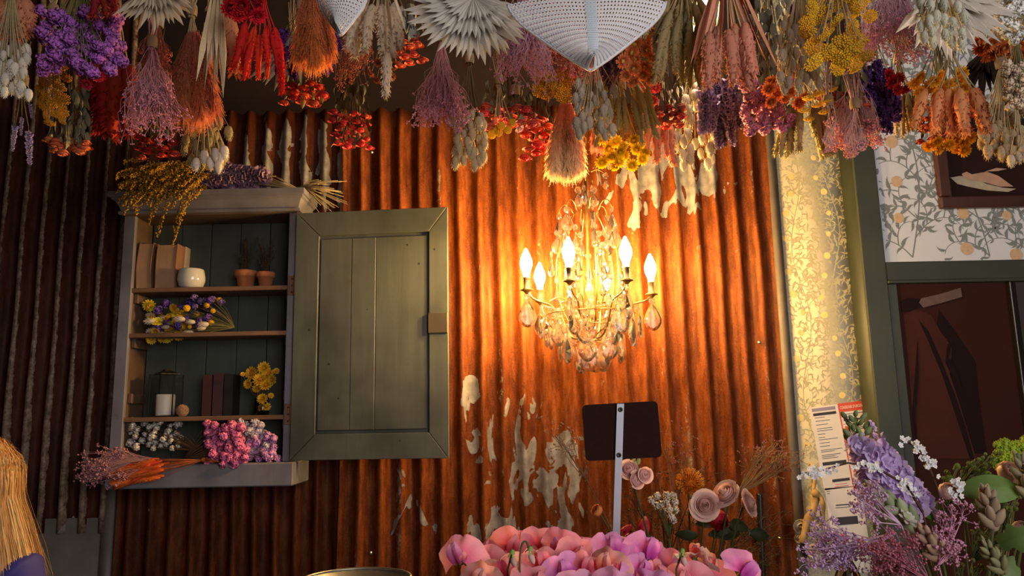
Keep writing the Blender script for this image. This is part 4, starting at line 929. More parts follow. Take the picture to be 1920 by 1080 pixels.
k_straw(1680, 70, 1664, 1700, 135, 182, -1.05, 'crimson everlasting blooms under the white palm fan', (0.44, 0.018, 0.016), (.1, .01, .01), 5, (14, 18))
k_spike(1684, 110, 1654, 1714, 170, 275, -0.98, 'golden tan wheat ears above the white wallpaper', (0.48, 0.33, 0.14), 9, (75, 95), .075, 'foxtail_bunch')
k_fan(1762, -20, 120, 168, -50, 80, -1.3, 'large off white palm fan at upper right', (0.48, 0.42, 0.35), 36, 3, (0.60, .55, .49), .14)
k_bunny(1762, -70, 1724, 1806, -10, 92, -1.4, 'off white hare tails hanging over the right palm fan', (0.56, 0.54, 0.43), 22, (26, 34))
k_straw(1755, 60, 1702, 1808, 138, 195, -1.08, 'orange gold strawflowers below the white palm fan', (0.70, 0.33, 0.02), (.5, .2, .01), 15, (13, 18))
k_spike(1782, 90, 1734, 1836, 165, 265, -1.15, 'salmon orange thick spikes above the framed picture', (0.62, 0.24, 0.10), 9, (80, 100), .14)
k_rose(1765, 130, 1710, 1822, 225, 275, -1.02, 'red rosehip bunch behind the salmon orange spikes', (0.42, 0.05, 0.025), 16, 26, (0.12, .08, .04), (8, 11), (170, 250))
k_straw(1772, 180, 1736, 1818, 258, 292, -1.06, 'deep yellow strawflowers just above the framed picture', (0.74, 0.36, 0.01), (.5, .2, .01), 9, (13, 16))
k_fan(1850, 90, 85, 130, -50, 30, -1.0, 'black brown palm fan at right behind the cream flowers', (0.022, 0.014, 0.010), 34, 2, (0.03, .018, .012), .1)
k_straw(1878, 0, 1830, 1924, 75, 120, -1.1, 'orange red everlastings at the right edge', (0.52, 0.12, 0.025), (.4, .2, .05), 12, (14, 19))
k_statice(1900, -60, 1872, 1934, -10, 82, -1.3, 'white winged everlasting bunch in the top right corner', (0.74, 0.70, 0.66), 26, (9, 13))
k_statice(1906, 60, 1886, 1930, 118, 208, -1.2, 'cream clustered blooms at the right edge above the tan grass', (0.58, 0.45, 0.33), 24, (9, 12))
k_bunny(1876, 120, 1836, 1922, 195, 300, -1.1, 'tan hare tail bunch hanging in front of the picture', (0.46, 0.34, 0.20), 36, (24, 33))
k_bunny(1905, 180, 1888, 1918, 268, 316, -1.12, 'two pale hare tails dangling lowest at right', CRM, 3, (26, 30))
# ---------------------------------------------------------------- woven white shades
m_weave = plain('white_wicker', (0.70, 0.68, 0.72), 0.5, noise=0.08, scale=80); m_band = plain('pale_blue_binding', (0.55, 0.63, 0.70), 0.5, noise=0.06)
def woven(name, pxc, tip_py, wpx, hpx, Y, label, rows, cols, bandw, cup=.3):
    """leaf shaped woven tray, tip down, bowed towards the viewer, hung by a cord"""
    Y = DY(Y); k = S(Y); tip = P(pxc, tip_py, Y); t = empty(name, tip, label, 'shade')
    def pos(u, v, off=0.0):           # u -1..1 across, v 0 tip .. 1 top
        hw = wpx * k * .5 * (v ** .86) * (1 - .3 * max(0, v - .6) ** 1.5 * 2)
        return Vector((tip.x + u * hw, Y + cup * wpx * k * .5 * (u * u) + .15 * v * v * hpx * k - off, tip.z + hpx * k * v - 0.02 * (1 - abs(u)) * v))
    wa = B(); dt = 1.0 / rows
    for r0 in range(rows):           # weft strands go over and under
        v0 = .015 + r0 * dt * .985; n = cols * 2; w_ = dt * .40
        vs = []; 
        for c in range(n + 1):
            u = -1 + 2 * c / n; o = .0030 * (1 if ((c // 1 + r0) % 2) else -1)
            vs += [pos(u, v0, o), pos(u, min(1, v0 + w_), o + .0012), pos(u, min(1, v0 + 2 * w_), o)]
        wa.add(vs, [(3 * c + j, 3 * c + 3 + j, 3 * c + 4 + j, 3 * c + 1 + j) for c in range(n) for j in range(2)])
    wa.build('weft_strands', m_weave, t, kind='stuff')
    wp = B()
    for c in range(cols):
        u = -1 + 2 * (c + .5) / cols; vs = []
        for i in range(rows + 1):
            v = .02 + .97 * i / rows; o = .0004
            vs += [pos(u - .45 / cols, v, o), pos(u + .45 / cols, v, o)]
        wp.add(vs, [(2 * i, 2 * i + 1, 2 * i + 3, 2 * i + 2) for i in range(rows)])
    wp.build('warp_strands', m_weave, t, kind='stuff')
    for sgn in (-1, 1):
        B().tube([pos(sgn, .0 + i / 24) for i in range(25)], .0028, 6).build('rim', m_weave, t)
    if bandw:
        nb_ = 26
        for i in range(nb_):
            v0, v1 = .04 + .96 * i / nb_, .04 + .96 * (i + .86) / nb_; b = B(); vs = []
            for v in (v0, (v0 + v1) / 2, v1):
                hwv = (pos(1, v) - pos(-1, v)).length; ub = min(.8, 2 * bandw * k / hwv)
                vs += [pos(-ub, v, .003), pos(0, v, .0045 if v not in (v0, v1) else .0035), pos(ub, v, .003)]
            b.add(vs, [(3 * r0 + j, 3 * r0 + j + 1, 3 * r0 + j + 4, 3 * r0 + j + 3) for r0 in range(2) for j in range(2)]).build('binding_wrap', m_band, t)
    top = pos(0, 1); B().tube([top, Vector((top.x, top.y, CEIL))], .0018, 5).build('cord', m_string, t)
    return t
woven('woven_shade', 1113, 107, 400, 165, -1.42, 'large white woven wicker shade with pale blue centre band', 30, 44, 11)
woven('woven_shade', 628, 42, 118, 90, -1.42, 'small white woven wicker cone at the top left of centre', 18, 18, 0, cup=.9)
# ---------------------------------------------------------------- things in and on the cabinet
YM = -0.095; KM = S(YM)
def up_on(px, py, Y, z): p = P(px, py, Y); p.z = z; return p
m_pages = wood('yellowed_pages', (0.34, 0.19, 0.10), (0.50, 0.30, 0.17), (400, 20, 3), rough=.8)
def book(px0, px1, py_top, z0, Y, depth, cover, pages, label, group, bow=0.0, lean=0.0):
    xa, xb = P(px0, 500, Y).x, P(px1, 500, Y).x; h = P(px0, py_top, Y).z - z0; t = empty('book', ((xa + xb) / 2, Y, z0), label, 'book', group); th = .003
    def slab(name, a, c, y0, y1, mat, zt):
        b = B(); N = 8; vs = []
        for i in range(N + 1):
            f = i / N; dx = bow * math.sin(PI * f) + lean * f
            vs += [(a + dx, y0, z0 + zt * f), (c + dx, y0, z0 + zt * f), (c + dx, y1, z0 + zt * f), (a + dx, y1, z0 + zt * f)]
        b.add(vs, [(0, 3, 2, 1), (4 * N, 4 * N + 1, 4 * N + 2, 4 * N + 3)] + [(4 * i + k, 4 * i + (k + 1) % 4, 4 * i + 4 + (k + 1) % 4, 4 * i + 4 + k) for i in range(N) for k in range(4)]); b.build(name, mat, t, False)
    slab('page_block', xa + th, xb - th, Y, Y + depth - .004, pages, h - .004); slab('cover', xa, xa + th, Y - .003, Y + depth, cover, h); slab('cover', xb - th, xb, Y - .003, Y + depth, cover, h)
    if pages is not m_pages:
        slab('spine', xa, xb, Y - .006, Y - .003, cover, h); slab('spine_band', xa + .001, xb - .001, Y - .0068, Y - .006, plain('dull_gilt', (.16, .10, .05), .5), h * .0 + .0001)
    return t
m_cov = plain('worn_brown_cover', (0.22, 0.11, 0.06), .7); m_cov2 = plain('worn_cream_cover', (0.42, 0.33, 0.24), .7)
book(258, 285, 456, zs[0], -.135, .09, m_cov, m_pages, 'leftmost old book with bowed brown pages on the top shelf', 'old books on the top shelf', -.006, .004)
book(293, 331, 458, zs[0], -.135, .09, m_cov, m_pages, 'thicker old book with bowed pages next to the white cup', 'old books on the top shelf', -.003, .002)
book(336, 346, 463, zs[0], -.068, .045, m_cov2, m_pages, 'thin cream old book between thick book and white cup', 'old books on the top shelf', -.001, .002)
for a, c, py, cl, lb in ((392, 408, 703, (0.060, 0.016, 0.014), 'dark red closed book, leftmost of three on the lower shelf'), (411, 429, 700, (0.050, 0.020, 0.024), 'dark plum closed book in the middle of three on lower shelf'), (431, 447, 702, (0.014, 0.010, 0.010), 'black closed book nearest the yellow flower vase')):
    mc = plain('book_cloth', cl, .6); book(a, c, py, zs[2], -.10, .07, mc, mc, lb, 'dark books on the lower shelf')
# glazed cup
p = up_on(359, 520, -.119, zs[0]); rr = 25 * KM; hh = 37 * KM
b = B().lathe([(0, .0), (rr * .62, 0), (rr * .86, hh * .1), (rr, hh * .4), (rr, hh * .62), (rr * .9, hh * .92), (rr * .88, hh), (rr * .84, hh), (rr * .88, hh * .8), (rr * .9, hh * .3), (0, hh * .12)], 32, p)
b.thing('ceramic_cup', NT('white_glaze').P(Base_Color=(0.55, 0.53, 0.48), Roughness=.12, Coat_Weight=.6), p, 'round white glazed ceramic cup on the top shelf', 'cup')
# terracotta pots with dry sprigs
m_terra = plain('terracotta', (0.50, 0.17, 0.065), .8, noise=.15, scale=40); m_soil = plain('soil', (0.04, 0.025, 0.015), .95)
for px, r_, h_, lb, seed in ((461, 20.5, 36, 'larger terracotta pot with a dry green sprig plant', 1), (498, 17, 30, 'smaller terracotta pot with a dry thyme plant', 2)):
    p = up_on(px, 520, -.08 if seed == 1 else -.105, zs[0]); r_ *= KM; h_ *= KM
    t = empty('potted_plant', p, lb, 'plant')
    B().lathe([(0, 0), (r_ * .66, 0), (r_ * .86, h_ * .68), (r_ * 1.0, h_ * .68), (r_ * 1.04, h_), (r_ * .92, h_), (r_ * .86, h_ * .8), (0, h_ * .8)], 28, p).build('pot', m_terra, t, label='terracotta flowerpot')
    B().lathe([(r_ * .87, h_ * .84), (0, h_ * .88)], 16, p, close=False).build('soil', m_soil, t)
    b = B(); lf = B()
    for i in range(22):
        a = U(0, 6.28); q0 = p + Vector((0, 0, h_ * .85)); e = q0 + Vector((math.cos(a) * U(.1, 1) * .05, math.sin(a) * U(.1, .8) * .035, U(.07, .15))); md = q0.lerp(e, .5) + Vector((0, 0, .015)); pts = bez(q0, q0.lerp(md, .6), md, e, 6); b.tube(pts, .0007, 3, 0, False)
        for j in range(26):
            f = U(.15, 1); k_ = min(5, int(f * 6)); c_ = pts[k_].lerp(pts[k_ + 1], f * 6 - k_); fuzz(lf, c_, rv(RN, 1).normalized(), .009, .0014)
    b.build('sprig_stems', m_stemd, t, kind='stuff'); lf.build('sprig_leaves', dye((0.085, 0.07, 0.03), var=.4), t, kind='stuff')
# candle lantern
p = up_on(311, 740, YM, zs[2]); wl, hl, dl = 22 * KM, 78 * KM, .04
t = empty('candle_lantern', p, 'small glass candle lantern with dark metal frame on lower shelf', 'lantern'); m_lm = plain('dark_lantern_metal', (0.05, 0.045, 0.04), .4, .8)
B().box((p.x - wl, p.y - dl, p.z), (p.x + wl, p.y + dl, p.z + .005)).build('base', m_lm, t, False)
B().lathe([(wl * 1.15, hl), (wl * 1.1, hl + .004), (wl * .4, hl + .014), (wl * .3, hl + .02), (0, hl + .021)], 4, p).build('top', m_lm, t, False)
for sx in (-1, 1):
    for sy in (-1, 1): B().box((p.x + sx * wl - .0018, p.y + sy * dl - .0018, p.z + .005), (p.x + sx * wl + .0018, p.y + sy * dl + .0018, p.z + hl)).build('post', m_lm, t, False)
mg = glassmat('thin_lantern_glass', (.95, .95, .93), .02, 1.1)
for a, c in (((p.x - wl + .002, p.y - dl, p.z + .005), (p.x + wl - .002, p.y - dl + .0012, p.z + hl)), ((p.x - wl, p.y - dl + .002, p.z + .005), (p.x - wl + .0012, p.y + dl - .002, p.z + hl)), ((p.x + wl - .0012, p.y - dl + .002, p.z + .005), (p.x + wl, p.y + dl - .002, p.z + hl))): B().box(a, c).build('glass_pane', mg, t, False)
t = empty('candle', p + Vector((0, 0, .0055)), 'thick white pillar candle inside the glass lantern', 'candle')
B().lathe([(0, .0), (16 * KM, 0), (16.5 * KM, .004), (16.5 * KM, 37 * KM), (15 * KM, 39 * KM), (0, 37.5 * KM)], 24, p + Vector((0, 0, .0055))).build('wax', plain('white_wax', (0.72, 0.68, 0.64), .45, noise=.04), t)
B().tube([p + Vector((0, 0, 38 * KM)), p + Vector((.001, 0, 38 * KM + .012))], .001, 5).build('wick', m_ink, t)
# twine ball
p = up_on(342, 766, -.12, zs[2]); rb = 11 * KM; b = B(); b.lathe([(0, 0), (rb * .6, rb * .2), (rb * .92, rb), (rb * .6, rb * 1.75), (0, rb * 1.95)], 12, p)
for i in range(26):
    ax = rv(RN, 1).normalized(); s1 = ax.orthogonal().normalized(); s2 = ax.cross(s1); b.tube([p + Vector((0, 0, rb)) + (s1 * math.cos(a) + s2 * math.sin(a)) * rb + ax * 0 for a in [2 * PI * k / 14 for k in range(15)]], .0011, 4)
b.thing('twine_ball', plain('brown_twine', (0.30, 0.17, 0.09), .9, scale=90), p, 'small brown twine ball right of the candle lantern', 'ball')
# little glass of yellow strawflowers
p = up_on(491, 770, -.11, zs[2]); rv_ = 13 * KM; hv = 32 * KM
t = empty('flower_glass', p, 'small glass with golden strawflowers on the lower shelf', 'vase')
B().lathe([(0, 0), (rv_ * .9, 0), (rv_, .004), (rv_, hv), (rv_ * .9, hv), (rv_ * .88, .006), (0, .005)], 20, p).build('glass', glassmat('vase_glass', (.9, .92, .95), 0, 1.3), t)
pm = proto(pr_straw, (dye((0.62, 0.33, 0.02), (0.75, .45, .03), var=.25), dye((.5, .22, .01)))); b = B()
for px, py, r_ in ((495, 690, 13), (472, 700, 14), (465, 720, 10), (488, 712, 15), (503, 702, 12), (510, 712, 11), (498, 722, 13), (482, 728, 10), (455, 702, 5), (518, 696, 7), (492, 748, 11), (500, 763, 9), (487, 766, 8), (508, 742, 6)):
    q = P(px, py, -.125 + U(-.012, .012)); inst('flower_head', RN.choice(pm), t, q, (U(-.5, .5), -1, U(-.1, .6)), r_ * KM); b.tube([p + Vector((0, 0, .01)), p + Vector((0, 0, hv)), q.lerp(p, .3), q], .0009, 4)
b.build('stems', m_stemg, t, kind='stuff')
# bouquet on the middle shelf
q = Bunch('shelf_bouquet', 440, 612, -.11, 'yellow, violet and white dried bouquet lying on the middle shelf', 'dried flowers', m_stemg, False)
q.tie.z = zs[1] + .02
q.heads('strawflower', pm, 14, 276, 350, 572, 640, (9, 14), face=(-.3, -1, -.1)); q.heads('strawflower', proto(pr_straw, (dye((.8, .6, .03), (.85, .7, .06)), dye((.8, .5, .02)))), 5, 276, 360, 566, 634, (11, 15), face=(-.2, -1, .1))
q.heads('grass_head', proto(pr_bunny, (dye((.55, .46, .36)),)), 16, 290, 400, 590, 625, (16, 22), .1); q.heads('violet_cluster', proto(pr_statice, (dye((.10, .04, .22), (.2, .1, .4)),)), 14, 295, 400, 562, 615, (8, 13), .1)
q.heads('yellow_button', proto(pr_ball, (dye(YEL),)), 8, 330, 416, 560, 615, (4, 7), .1); q.heads('violet_cluster', proto(pr_statice, (dye((.14, .06, .22), (.3, .2, .4)),)), 6, 360, 420, 556, 575, (6, 8), .1); q.done()
# bottom of the cabinet and the sill
YL = -.19
def lying(name, tx, ty, label, stem=None, Y=YL): return Bunch(name, tx, ty, Y, label, 'dried flowers', stem, False)
q = lying('everlasting_bunch', 375, 846, 'white everlasting bunch lying in the cabinet bottom at left', m_stemd, -.13); q.heads('flower_cluster', proto(pr_statice, (dye((.60, .53, .48), (.72, .66, .6)),)), 34, 246, 342, 790, 842, (6, 10), .0, dep=.3); q.done()
q = lying('statice_bunch', 345, 862, 'hot pink statice bunch spilling over the sill', m_stemd, -.205); q.heads('flower_cluster', proto(pr_statice, (dye((.62, .10, .28), (.75, .22, .42)),)), 44, 388, 462, 795, 874, (8, 12), .1, dep=.4); q.done()
q = lying('statice_bunch', 352, 858, 'lilac and grey statice bunch at the right end of the sill', m_stemd, -.165); q.heads('flower_cluster', proto(pr_statice, (dye((.40, .34, .42), (.55, .48, .55)),)), 22, 448, 500, 790, 850, (7, 11), .1, dep=.3); q.heads('flower_cluster', proto(pr_statice, (dye((.45, .14, .42), (.6, .3, .55)),)), 22, 466, 521, 815, 862, (8, 11), .1, dep=.3); q.done()
k_gyps(300, 862, 163, 236, 826, 912, -.225, 'dusty pink gypsophila lying at the left end of the sill', (0.50, 0.22, 0.27), (.46, .24, .24), 40, 10, 2.0, hang=False)
q = lying('wheat_bunch', 382, 862, 'orange red dyed wheat bunch lying along the sill', dye((.42, .10, .03)), -.22)
pw_ = proto(pr_spike, (dye((.62, .10, .02), (.66, .16, .04), var=.3),), rad=.06, bend=.06, nf=260)
for i in range(30):
    e = q.at(U(262, 325), 862 + (i % 11) * 3.4 + U(-2, 2), U(-.03, .02)); d = (q.at(175 + U(0, 60), 880 + (i % 11) * 3.8, U(-.03, .0)) - e).normalized(); inst('wheat_ear', RN.choice(pw_), q.t, e, d, U(62, 84) * q.k); q.stemto(e, .0009, 0)
q.st.lathe([(.007, -.006), (.009, 0), (.007, .006)], 8, q.tie, axis=(1, 0, 0), close=False)
for i in range(10): q.st.tube([q.tie, q.tie + Vector((U(.03, .06), U(-.01, .01), U(-.012, .012)))], .001, 3)
q.done()
# mimosa trailing over the left end of the cornice
q = Bunch('mimosa_bunch', 415, 349, -.17, 'mustard mimosa branch trailing over the left end of the cornice', 'dried flowers', m_stemd, False); fl = B(); lf = B(); zc = zc1 + .006
q.tie.z = zc + .012
for i in range(64):
    ex, ey = U(200, 362), U(300, 352); droop = U(0, 1)
    if 250 < ex < 345: ey2 = ey + droop * U(50, 135)
    elif ex >= 345: ey2 = min(ey + droop * 30, 372)
    else: ey2 = ey + droop * U(0, 85)
    e1 = q.at(ex + 30, ey - 12, U(-.06, .03)); e1.z = max(e1.z, zc + .004); e2 = q.at(ex, ey2, -.075 + U(-.05, .02))
    pts = bez(q.tie, q.tie.lerp(e1, .6) + Vector((0, 0, .02)), e1, e2, 12); q.st.tube(pts, .0011, 3, 0, False)
    for j in range(90):
        f = U(.42, 1); k_ = min(11, int(f * 12)); c_ = pts[k_].lerp(pts[k_ + 1], f * 12 - k_) + rv(RN, .011 * (1.25 - f)) + Vector((0, 0, -U(0, .012))); fl.octa(c_, U(.0026, .0042), 0, RN.random())
        if j % 4 == 0: fuzz(lf, c_, rv(RN, 1).normalized(), .012, .001)
fl.build('florets', dye((.42, .19, .015), (.62, .34, .03), var=.4), q.t, kind='stuff'); lf.build('leaflets', dye((.10, .075, .025)), q.t, kind='stuff'); q.done()
q = Bunch('lavender_bunch', 560, 352, -.13, 'dark lavender bunch with straw stems lying on the cornice', 'dried flowers', m_stemt, False); q.tie.z = zc + .012
pl_ = proto(pr_lavender, (dye((.09, .035, .12), (.34, .2, .3), var=.5), m_stemg), wd=.16, n=110)
for i in range(34):
    e = q.at(U(440, 520), 340 + U(-12, 6), U(-.05, .05)); e.z = max(e.z, zc + .006); d = Vector((-1, U(-.25, .25), U(-.12, .45) if i % 2 else U(-.05, .12))).normalized(); inst('flower_spike', RN.choice(pl_), q.t, e, d, U(60, 95) * q.k); q.stemto(e, .0009, 0)
for i in range(40):
    e = q.at(U(600, 662), 0, 0); e.z = q.tie.z + U(-.085, .03); e.y = -.13 + U(-.05, .05); q.st.tube([q.tie + rv(RN, .006), q.tie.lerp(e, .5) + Vector((0, 0, .012)), e], [.001, .0013, .0011], 4)
q.done()
# ---------------------------------------------------------------- counter, buckets and the fresh flowers in front
m_ctr = wood('counter_wood', (.10, .06, .035), (.18, .11, .065), (3, 30, 30)); CT = .95
t = empty('counter', (.55, -1.6, 0), 'dark wooden shop counter carrying the flower buckets', 'counter')
bevelled(B().box((-.5, -2.35, CT - .05), (1.95, -.85, CT)).build('worktop', m_ctr, t, False), .006)
for x in (-.44, 1.88):
    for y in (-2.28, -.92): B().box((x - .035, y - .035, 0), (x + .035, y + .035, CT - .05)).build('leg', m_ctr, t, False)
m_bkt = plain('zinc_bucket', (.32, .30, .27), .4, .85, noise=.35, scale=14)
def bucket(px, Y, r0, z1, label, r1=None, cat='bucket'):
    p = P(px, 1000, Y); p.z = CT; r1 = r1 or r0 * .75; h = z1 - CT; t = empty('flower_bucket', p, label, cat)
    B().lathe([(0, 0), (r1, 0), (r0, h), (r0 - .003, h), (r1 - .003, .006), (0, .006)], 36, p, close=False).build('body', m_bkt, t)
    B().tube([p + Vector((math.cos(a) * r0, math.sin(a) * r0, h)) for a in [2 * PI * k / 36 for k in range(37)]], .004, 6).build('rim', m_bkt, t); return p + Vector((0, 0, h))
bm = bucket(668, -1.05, .125, P(668, 1066, -.925).z, 'zinc bucket with only its rim showing at the bottom edge')
bs = bucket(1130, -1.98, .11, 1.17, 'zinc bucket holding the pink sweet peas'); bv = bucket(1285, -1.32, .10, 1.10, 'tall zinc bucket holding roses behind the sign'); br = bucket(1790, -1.66, .13, 1.13, 'zinc bucket holding the mixed bouquet at right')
m_fst = dye((.06, .07, .022), var=.2); m_leafg = dye((.075, .13, .03), (.11, .19, .045), .5, .25, .2, .4)
def stalk(t, p, mouth, r=.0022, name='stem', mat=None, sag=.3):
    """stem from a flower head down into its bucket"""
    p = Vector(p); e = Vector((mouth.x + U(-.04, .04), mouth.y + U(-.04, .04), CT + .02)); m = Vector((mouth.x + (p.x - mouth.x) * .35, mouth.y + (p.y - mouth.y) * .35, mouth.z))
    B().tube(bez(p, p.lerp(m, .35) + Vector((0, 0, .01)), m, e, 9), [r * .8] * 3 + [r] * 7, 6).build(name, mat or m_fst, t)
# ---- sweet peas
def pr_std(seed):      # big back petal: x across, y up, faces +Z
    r = random.Random(seed); ph = r.uniform(0, 6); fold = r.uniform(-.3, .6); ruf = r.uniform(.08, .17)
    def fn(u, v):
        th = math.radians(-38 + 256 * u); R_ = (1.0 + .10 * abs(math.cos(th)) - .16 * math.exp(-((u - .5) / .05) ** 2)) * v
        x = R_ * math.cos(th) * 1.05; y = R_ * math.sin(th) * .95 + .1
        z = .10 * v + ruf * math.sin(7 * th + ph) * v ** 2.2 - fold * abs(x) ** 1.4 * .45 + .16 * math.sin(3 * th + ph * 2) * v ** 3 - .28 * max(0, v - .6) * v
        return (x, y, z)
    return B().grid(fn, 22, 6)
def pr_wing(seed):
    r = random.Random(seed + 9); ph = r.uniform(0, 6)
    def fn(u, v):
        s_ = (u - .5) * 2; w_ = .42 * math.sin(PI * min(1, .12 + v * .86)) ** .7
        return (s_ * w_ * .8 + .05, -.12 + .85 * v + .05 * math.sin(4 * s_ + ph), .12 + .42 * math.sin(v * 2.0) * (1 - .3 * s_ * s_) + .25 * s_ * w_ + .05 * math.sin(7 * v + ph) * v)
    return B().grid(fn, 5, 7)
def pr_calyx(seed):
    b = B(); b.lathe([(.06, -.30), (.13, -.2), (.15, -.06)], 8, (0, -.02, 0), close=False)
    for i in range(5): petal(b, 2 * PI * i / 5, .75, .13, .2, .12, 0, .3, -.07)
    return b
SP = [dye(c, c2, .55, .16, .38, .3, 20) for c, c2 in (((.74, .09, .34), (.90, .36, .56)), ((.74, .14, .46), (.90, .42, .62)), ((.78, .09, .17), (.90, .34, .38)), ((.80, .18, .16), (.92, .46, .40)), ((.66, .08, .48), (.86, .36, .66)))]
SPW = dye((.80, .50, .48), (.82, .58, .55), .55, .12, .38, .3, 20); SPR = dye((.72, .07, .14), (.76, .10, .2), .55, .15, .35, .3, 20)
stdm = [proto(pr_std, (m,), seeds=4) for m in SP]; wgm = [proto(pr_wing, (m,), seeds=2) for m in SP + [SPR]]; cal = proto(pr_calyx, (dye((.20, .30, .07)),), seeds=1)[0]; stdw = proto(pr_std, (SPW,), seeds=3)
def sweet_pea(px, py, Y, r_px, label, group, ci=None, face=None, white=False, roll=None):
    p = P(px, py, Y); k = r_px * S(Y); t = empty('sweet_pea', (p.x, p.y, CT + .03), label, 'flower', group); ci = RN.randrange(5) if ci is None else ci
    d = Vector(face) if face else Vector((U(-1.0, 1.0), -1, U(-.3, .7))); rl = U(-.35, .35) if roll is None else roll
    qd = d.normalized().to_track_quat('Z', 'Y') @ Quaternion((0, 0, 1), rl)
    def pt(name, me, s_=1.0, off=(0, 0, 0), yaw=0, sx=1):
        o = inst(name, me, t, p + qd @ (Vector(off) * k), None, (k * s_ * sx, k * s_, k * s_)); o.rotation_quaternion = qd @ Quaternion((0, 1, 0), yaw)
    pt('standard_petal', RN.choice(stdw if white else stdm[ci])); wi = wgm[5] if RN.random() < .14 else wgm[ci]
    pt('wing_petal', RN.choice(wi), .95, (.08, 0, 0), -.35); pt('wing_petal', RN.choice(wi), .95, (-.08, 0, 0), .35, -1)
    pt('keel_petal', RN.choice(wgm[(ci + 2) % 5]), .55, (0, -.02, .05), 1.5); pt('calyx', cal, 1.0)
    stalk(t, p + qd @ Vector((0, -.05, -.28)) * k, bs, .0013)
gl = 'pink ruffled sweet pea stem in the crowded bunch at the bottom edge'; gg = 'sweet peas crowding the zinc bucket'
sp = [(905, 1062, -2.02), (930, 1040, -1.98), (960, 1032, -2.0), (1010, 1030, -1.99), (1052, 1030, -2.03), (1078, 1046, -2.06), (1112, 1046, -2.0), (1150, 1040, -2.04), (1180, 1048, -2.0), (1215, 1044, -2.03), (1240, 1058, -1.99), (1270, 1072, -2.04),
      (980, 1078, -2.08), (1020, 1066, -2.09), (1060, 1082, -2.1), (1098, 1074, -2.1), (1135, 1072, -2.1), (1165, 1086, -2.1), (1200, 1080, -2.1), (1235, 1092, -2.1), (940, 1088, -2.09), (1330, 1092, -2.0), (900, 1100, -2.1), (1290, 1100, -2.08), (1000, 1106, -2.12), (1080, 1112, -2.13), (1150, 1112, -2.14), (1220, 1114, -2.12)]
CN = ('rose pink', 'orchid pink', 'coral pink', 'salmon', 'mauve pink'); ON = ('first', 'second', 'third', 'fourth', 'fifth', 'sixth', 'seventh', 'eighth', 'ninth', 'tenth', 'eleventh', 'twelfth')
rows = {'back': sorted(sp[:12]), 'middle': sorted(sp[12:22]), 'front': sorted(sp[22:])}
for rn, ls in rows.items():
    for i, (px, py, Y) in enumerate(ls):
        ci = RN.randrange(5); sweet_pea(px, py, Y, U(36, 44), '%s sweet pea, %s from the left in the %s row of the bunch' % (CN[ci], ON[i], rn), gg, ci)
sweet_pea(862, 1052, -2.05, 46, 'leftmost sweet pea of the bunch, facing left', gg, 1, (-.7, -1, .2)); sweet_pea(1392, 1078, -2.03, 42, 'rightmost violet pink sweet pea standing apart from the bunch', gg, 4, (.5, -1, .4), roll=-.9)
sweet_pea(1302, 1044, -2.05, 34, 'pale pink sweet pea pointing upward with green calyx showing', gg, 3, (.1, .5, 1), True, .2); sweet_pea(1328, 1066, -2.06, 36, 'blush sweet pea turned away at the right of the bunch', gg, 3, (1, .2, .3), True, -.5)
# drooping buds
def pr_bud(seed): return B().lathe([(0, -.5), (.22, -.4), (.34, -.05), (.28, .35), (.1, .62), (0, .7)], 9, amp=.08, lobes=3)
bud = proto(pr_bud, (dye((.66, .42, .36), (.6, .2, .3), trans=.2),))
for px, py, lb in ((997, 1046, 'pale drooping sweet pea bud on a hooked green stem'), (963, 1052, 'closed magenta sweet pea bud left of the hooked stem'), (1282, 1050, 'round blush sweet pea bud right of centre')):
    p = P(px, py, -2.12); t = empty('sweet_pea_bud', (p.x, p.y, CT + .03), lb, 'flower', gg); inst('bud', bud[0], t, p, (U(.1, .4), -.2, -1), 17 * S(-2.12)); inst('calyx', cal, t, p + Vector((-.002, 0, .006)), (-.2, .2, -.8), 34 * S(-2.12)); k = S(-2.12)
    hk_ = bez(p + Vector((-.003, 0, .009)), p + Vector((-.004, 0, .020)), p + Vector((-.012, 0, .020)), p + Vector((-.012, 0, -.01)), 7) if px == 997 else [p + Vector((-.002, 0, .006)), p + Vector((-.006, .008, -.01))]
    B().tube(hk_ + [p + Vector((-.006, .012, -.06)), Vector((bs.x - .02, bs.y - .05, CT + .02))], .0010, 6).build('stem', dye((.07, .075, .025)), t)
# ---- the price sign seen from behind
YG = -1.86; k = S(YG); c0 = P(1166, 808, YG); t = empty('price_sign', (c0.x, YG, CT + .03), 'blank dark sign back fixed to a pale metal strip among the flowers', 'sign')
b = B(); hw, hh, rr = 70 * k, 51 * k, 8 * k; ring_ = []
for sx, sz, a0 in ((1, 1, 0), (-1, 1, 90), (-1, -1, 180), (1, -1, 270)):
    for j in range(5): a = math.radians(a0 + 22.5 * j); ring_.append((sx * (hw - rr) + math.cos(a) * rr, sz * (hh - rr) + math.sin(a) * rr))
tl = .035; n = len(ring_); pt = [(c0.x + u * math.cos(tl) - v * math.sin(tl), c0.z + u * math.sin(tl) + v * math.cos(tl)) for u, v in ring_]
b.add([(x, YG, z) for x, z in pt] + [(x, YG + .004, z) for x, z in pt], [tuple(range(n)), tuple(range(2 * n - 1, n - 1, -1))] + [(i, n + i, n + (i + 1) % n, (i + 1) % n) for i in range(n)]).build('board', plain('dark_brown_board', (.020, .008, .006), .9, spec=.08, noise=.3, scale=200), t, False)
pt0, pt1 = P(1163, 757, YG), P(1154, 1040, YG); d = (pt1 - pt0); pt1 = pt0 + d * ((CT + .03 - pt0.z) / d.z); w_ = 6.5 * k
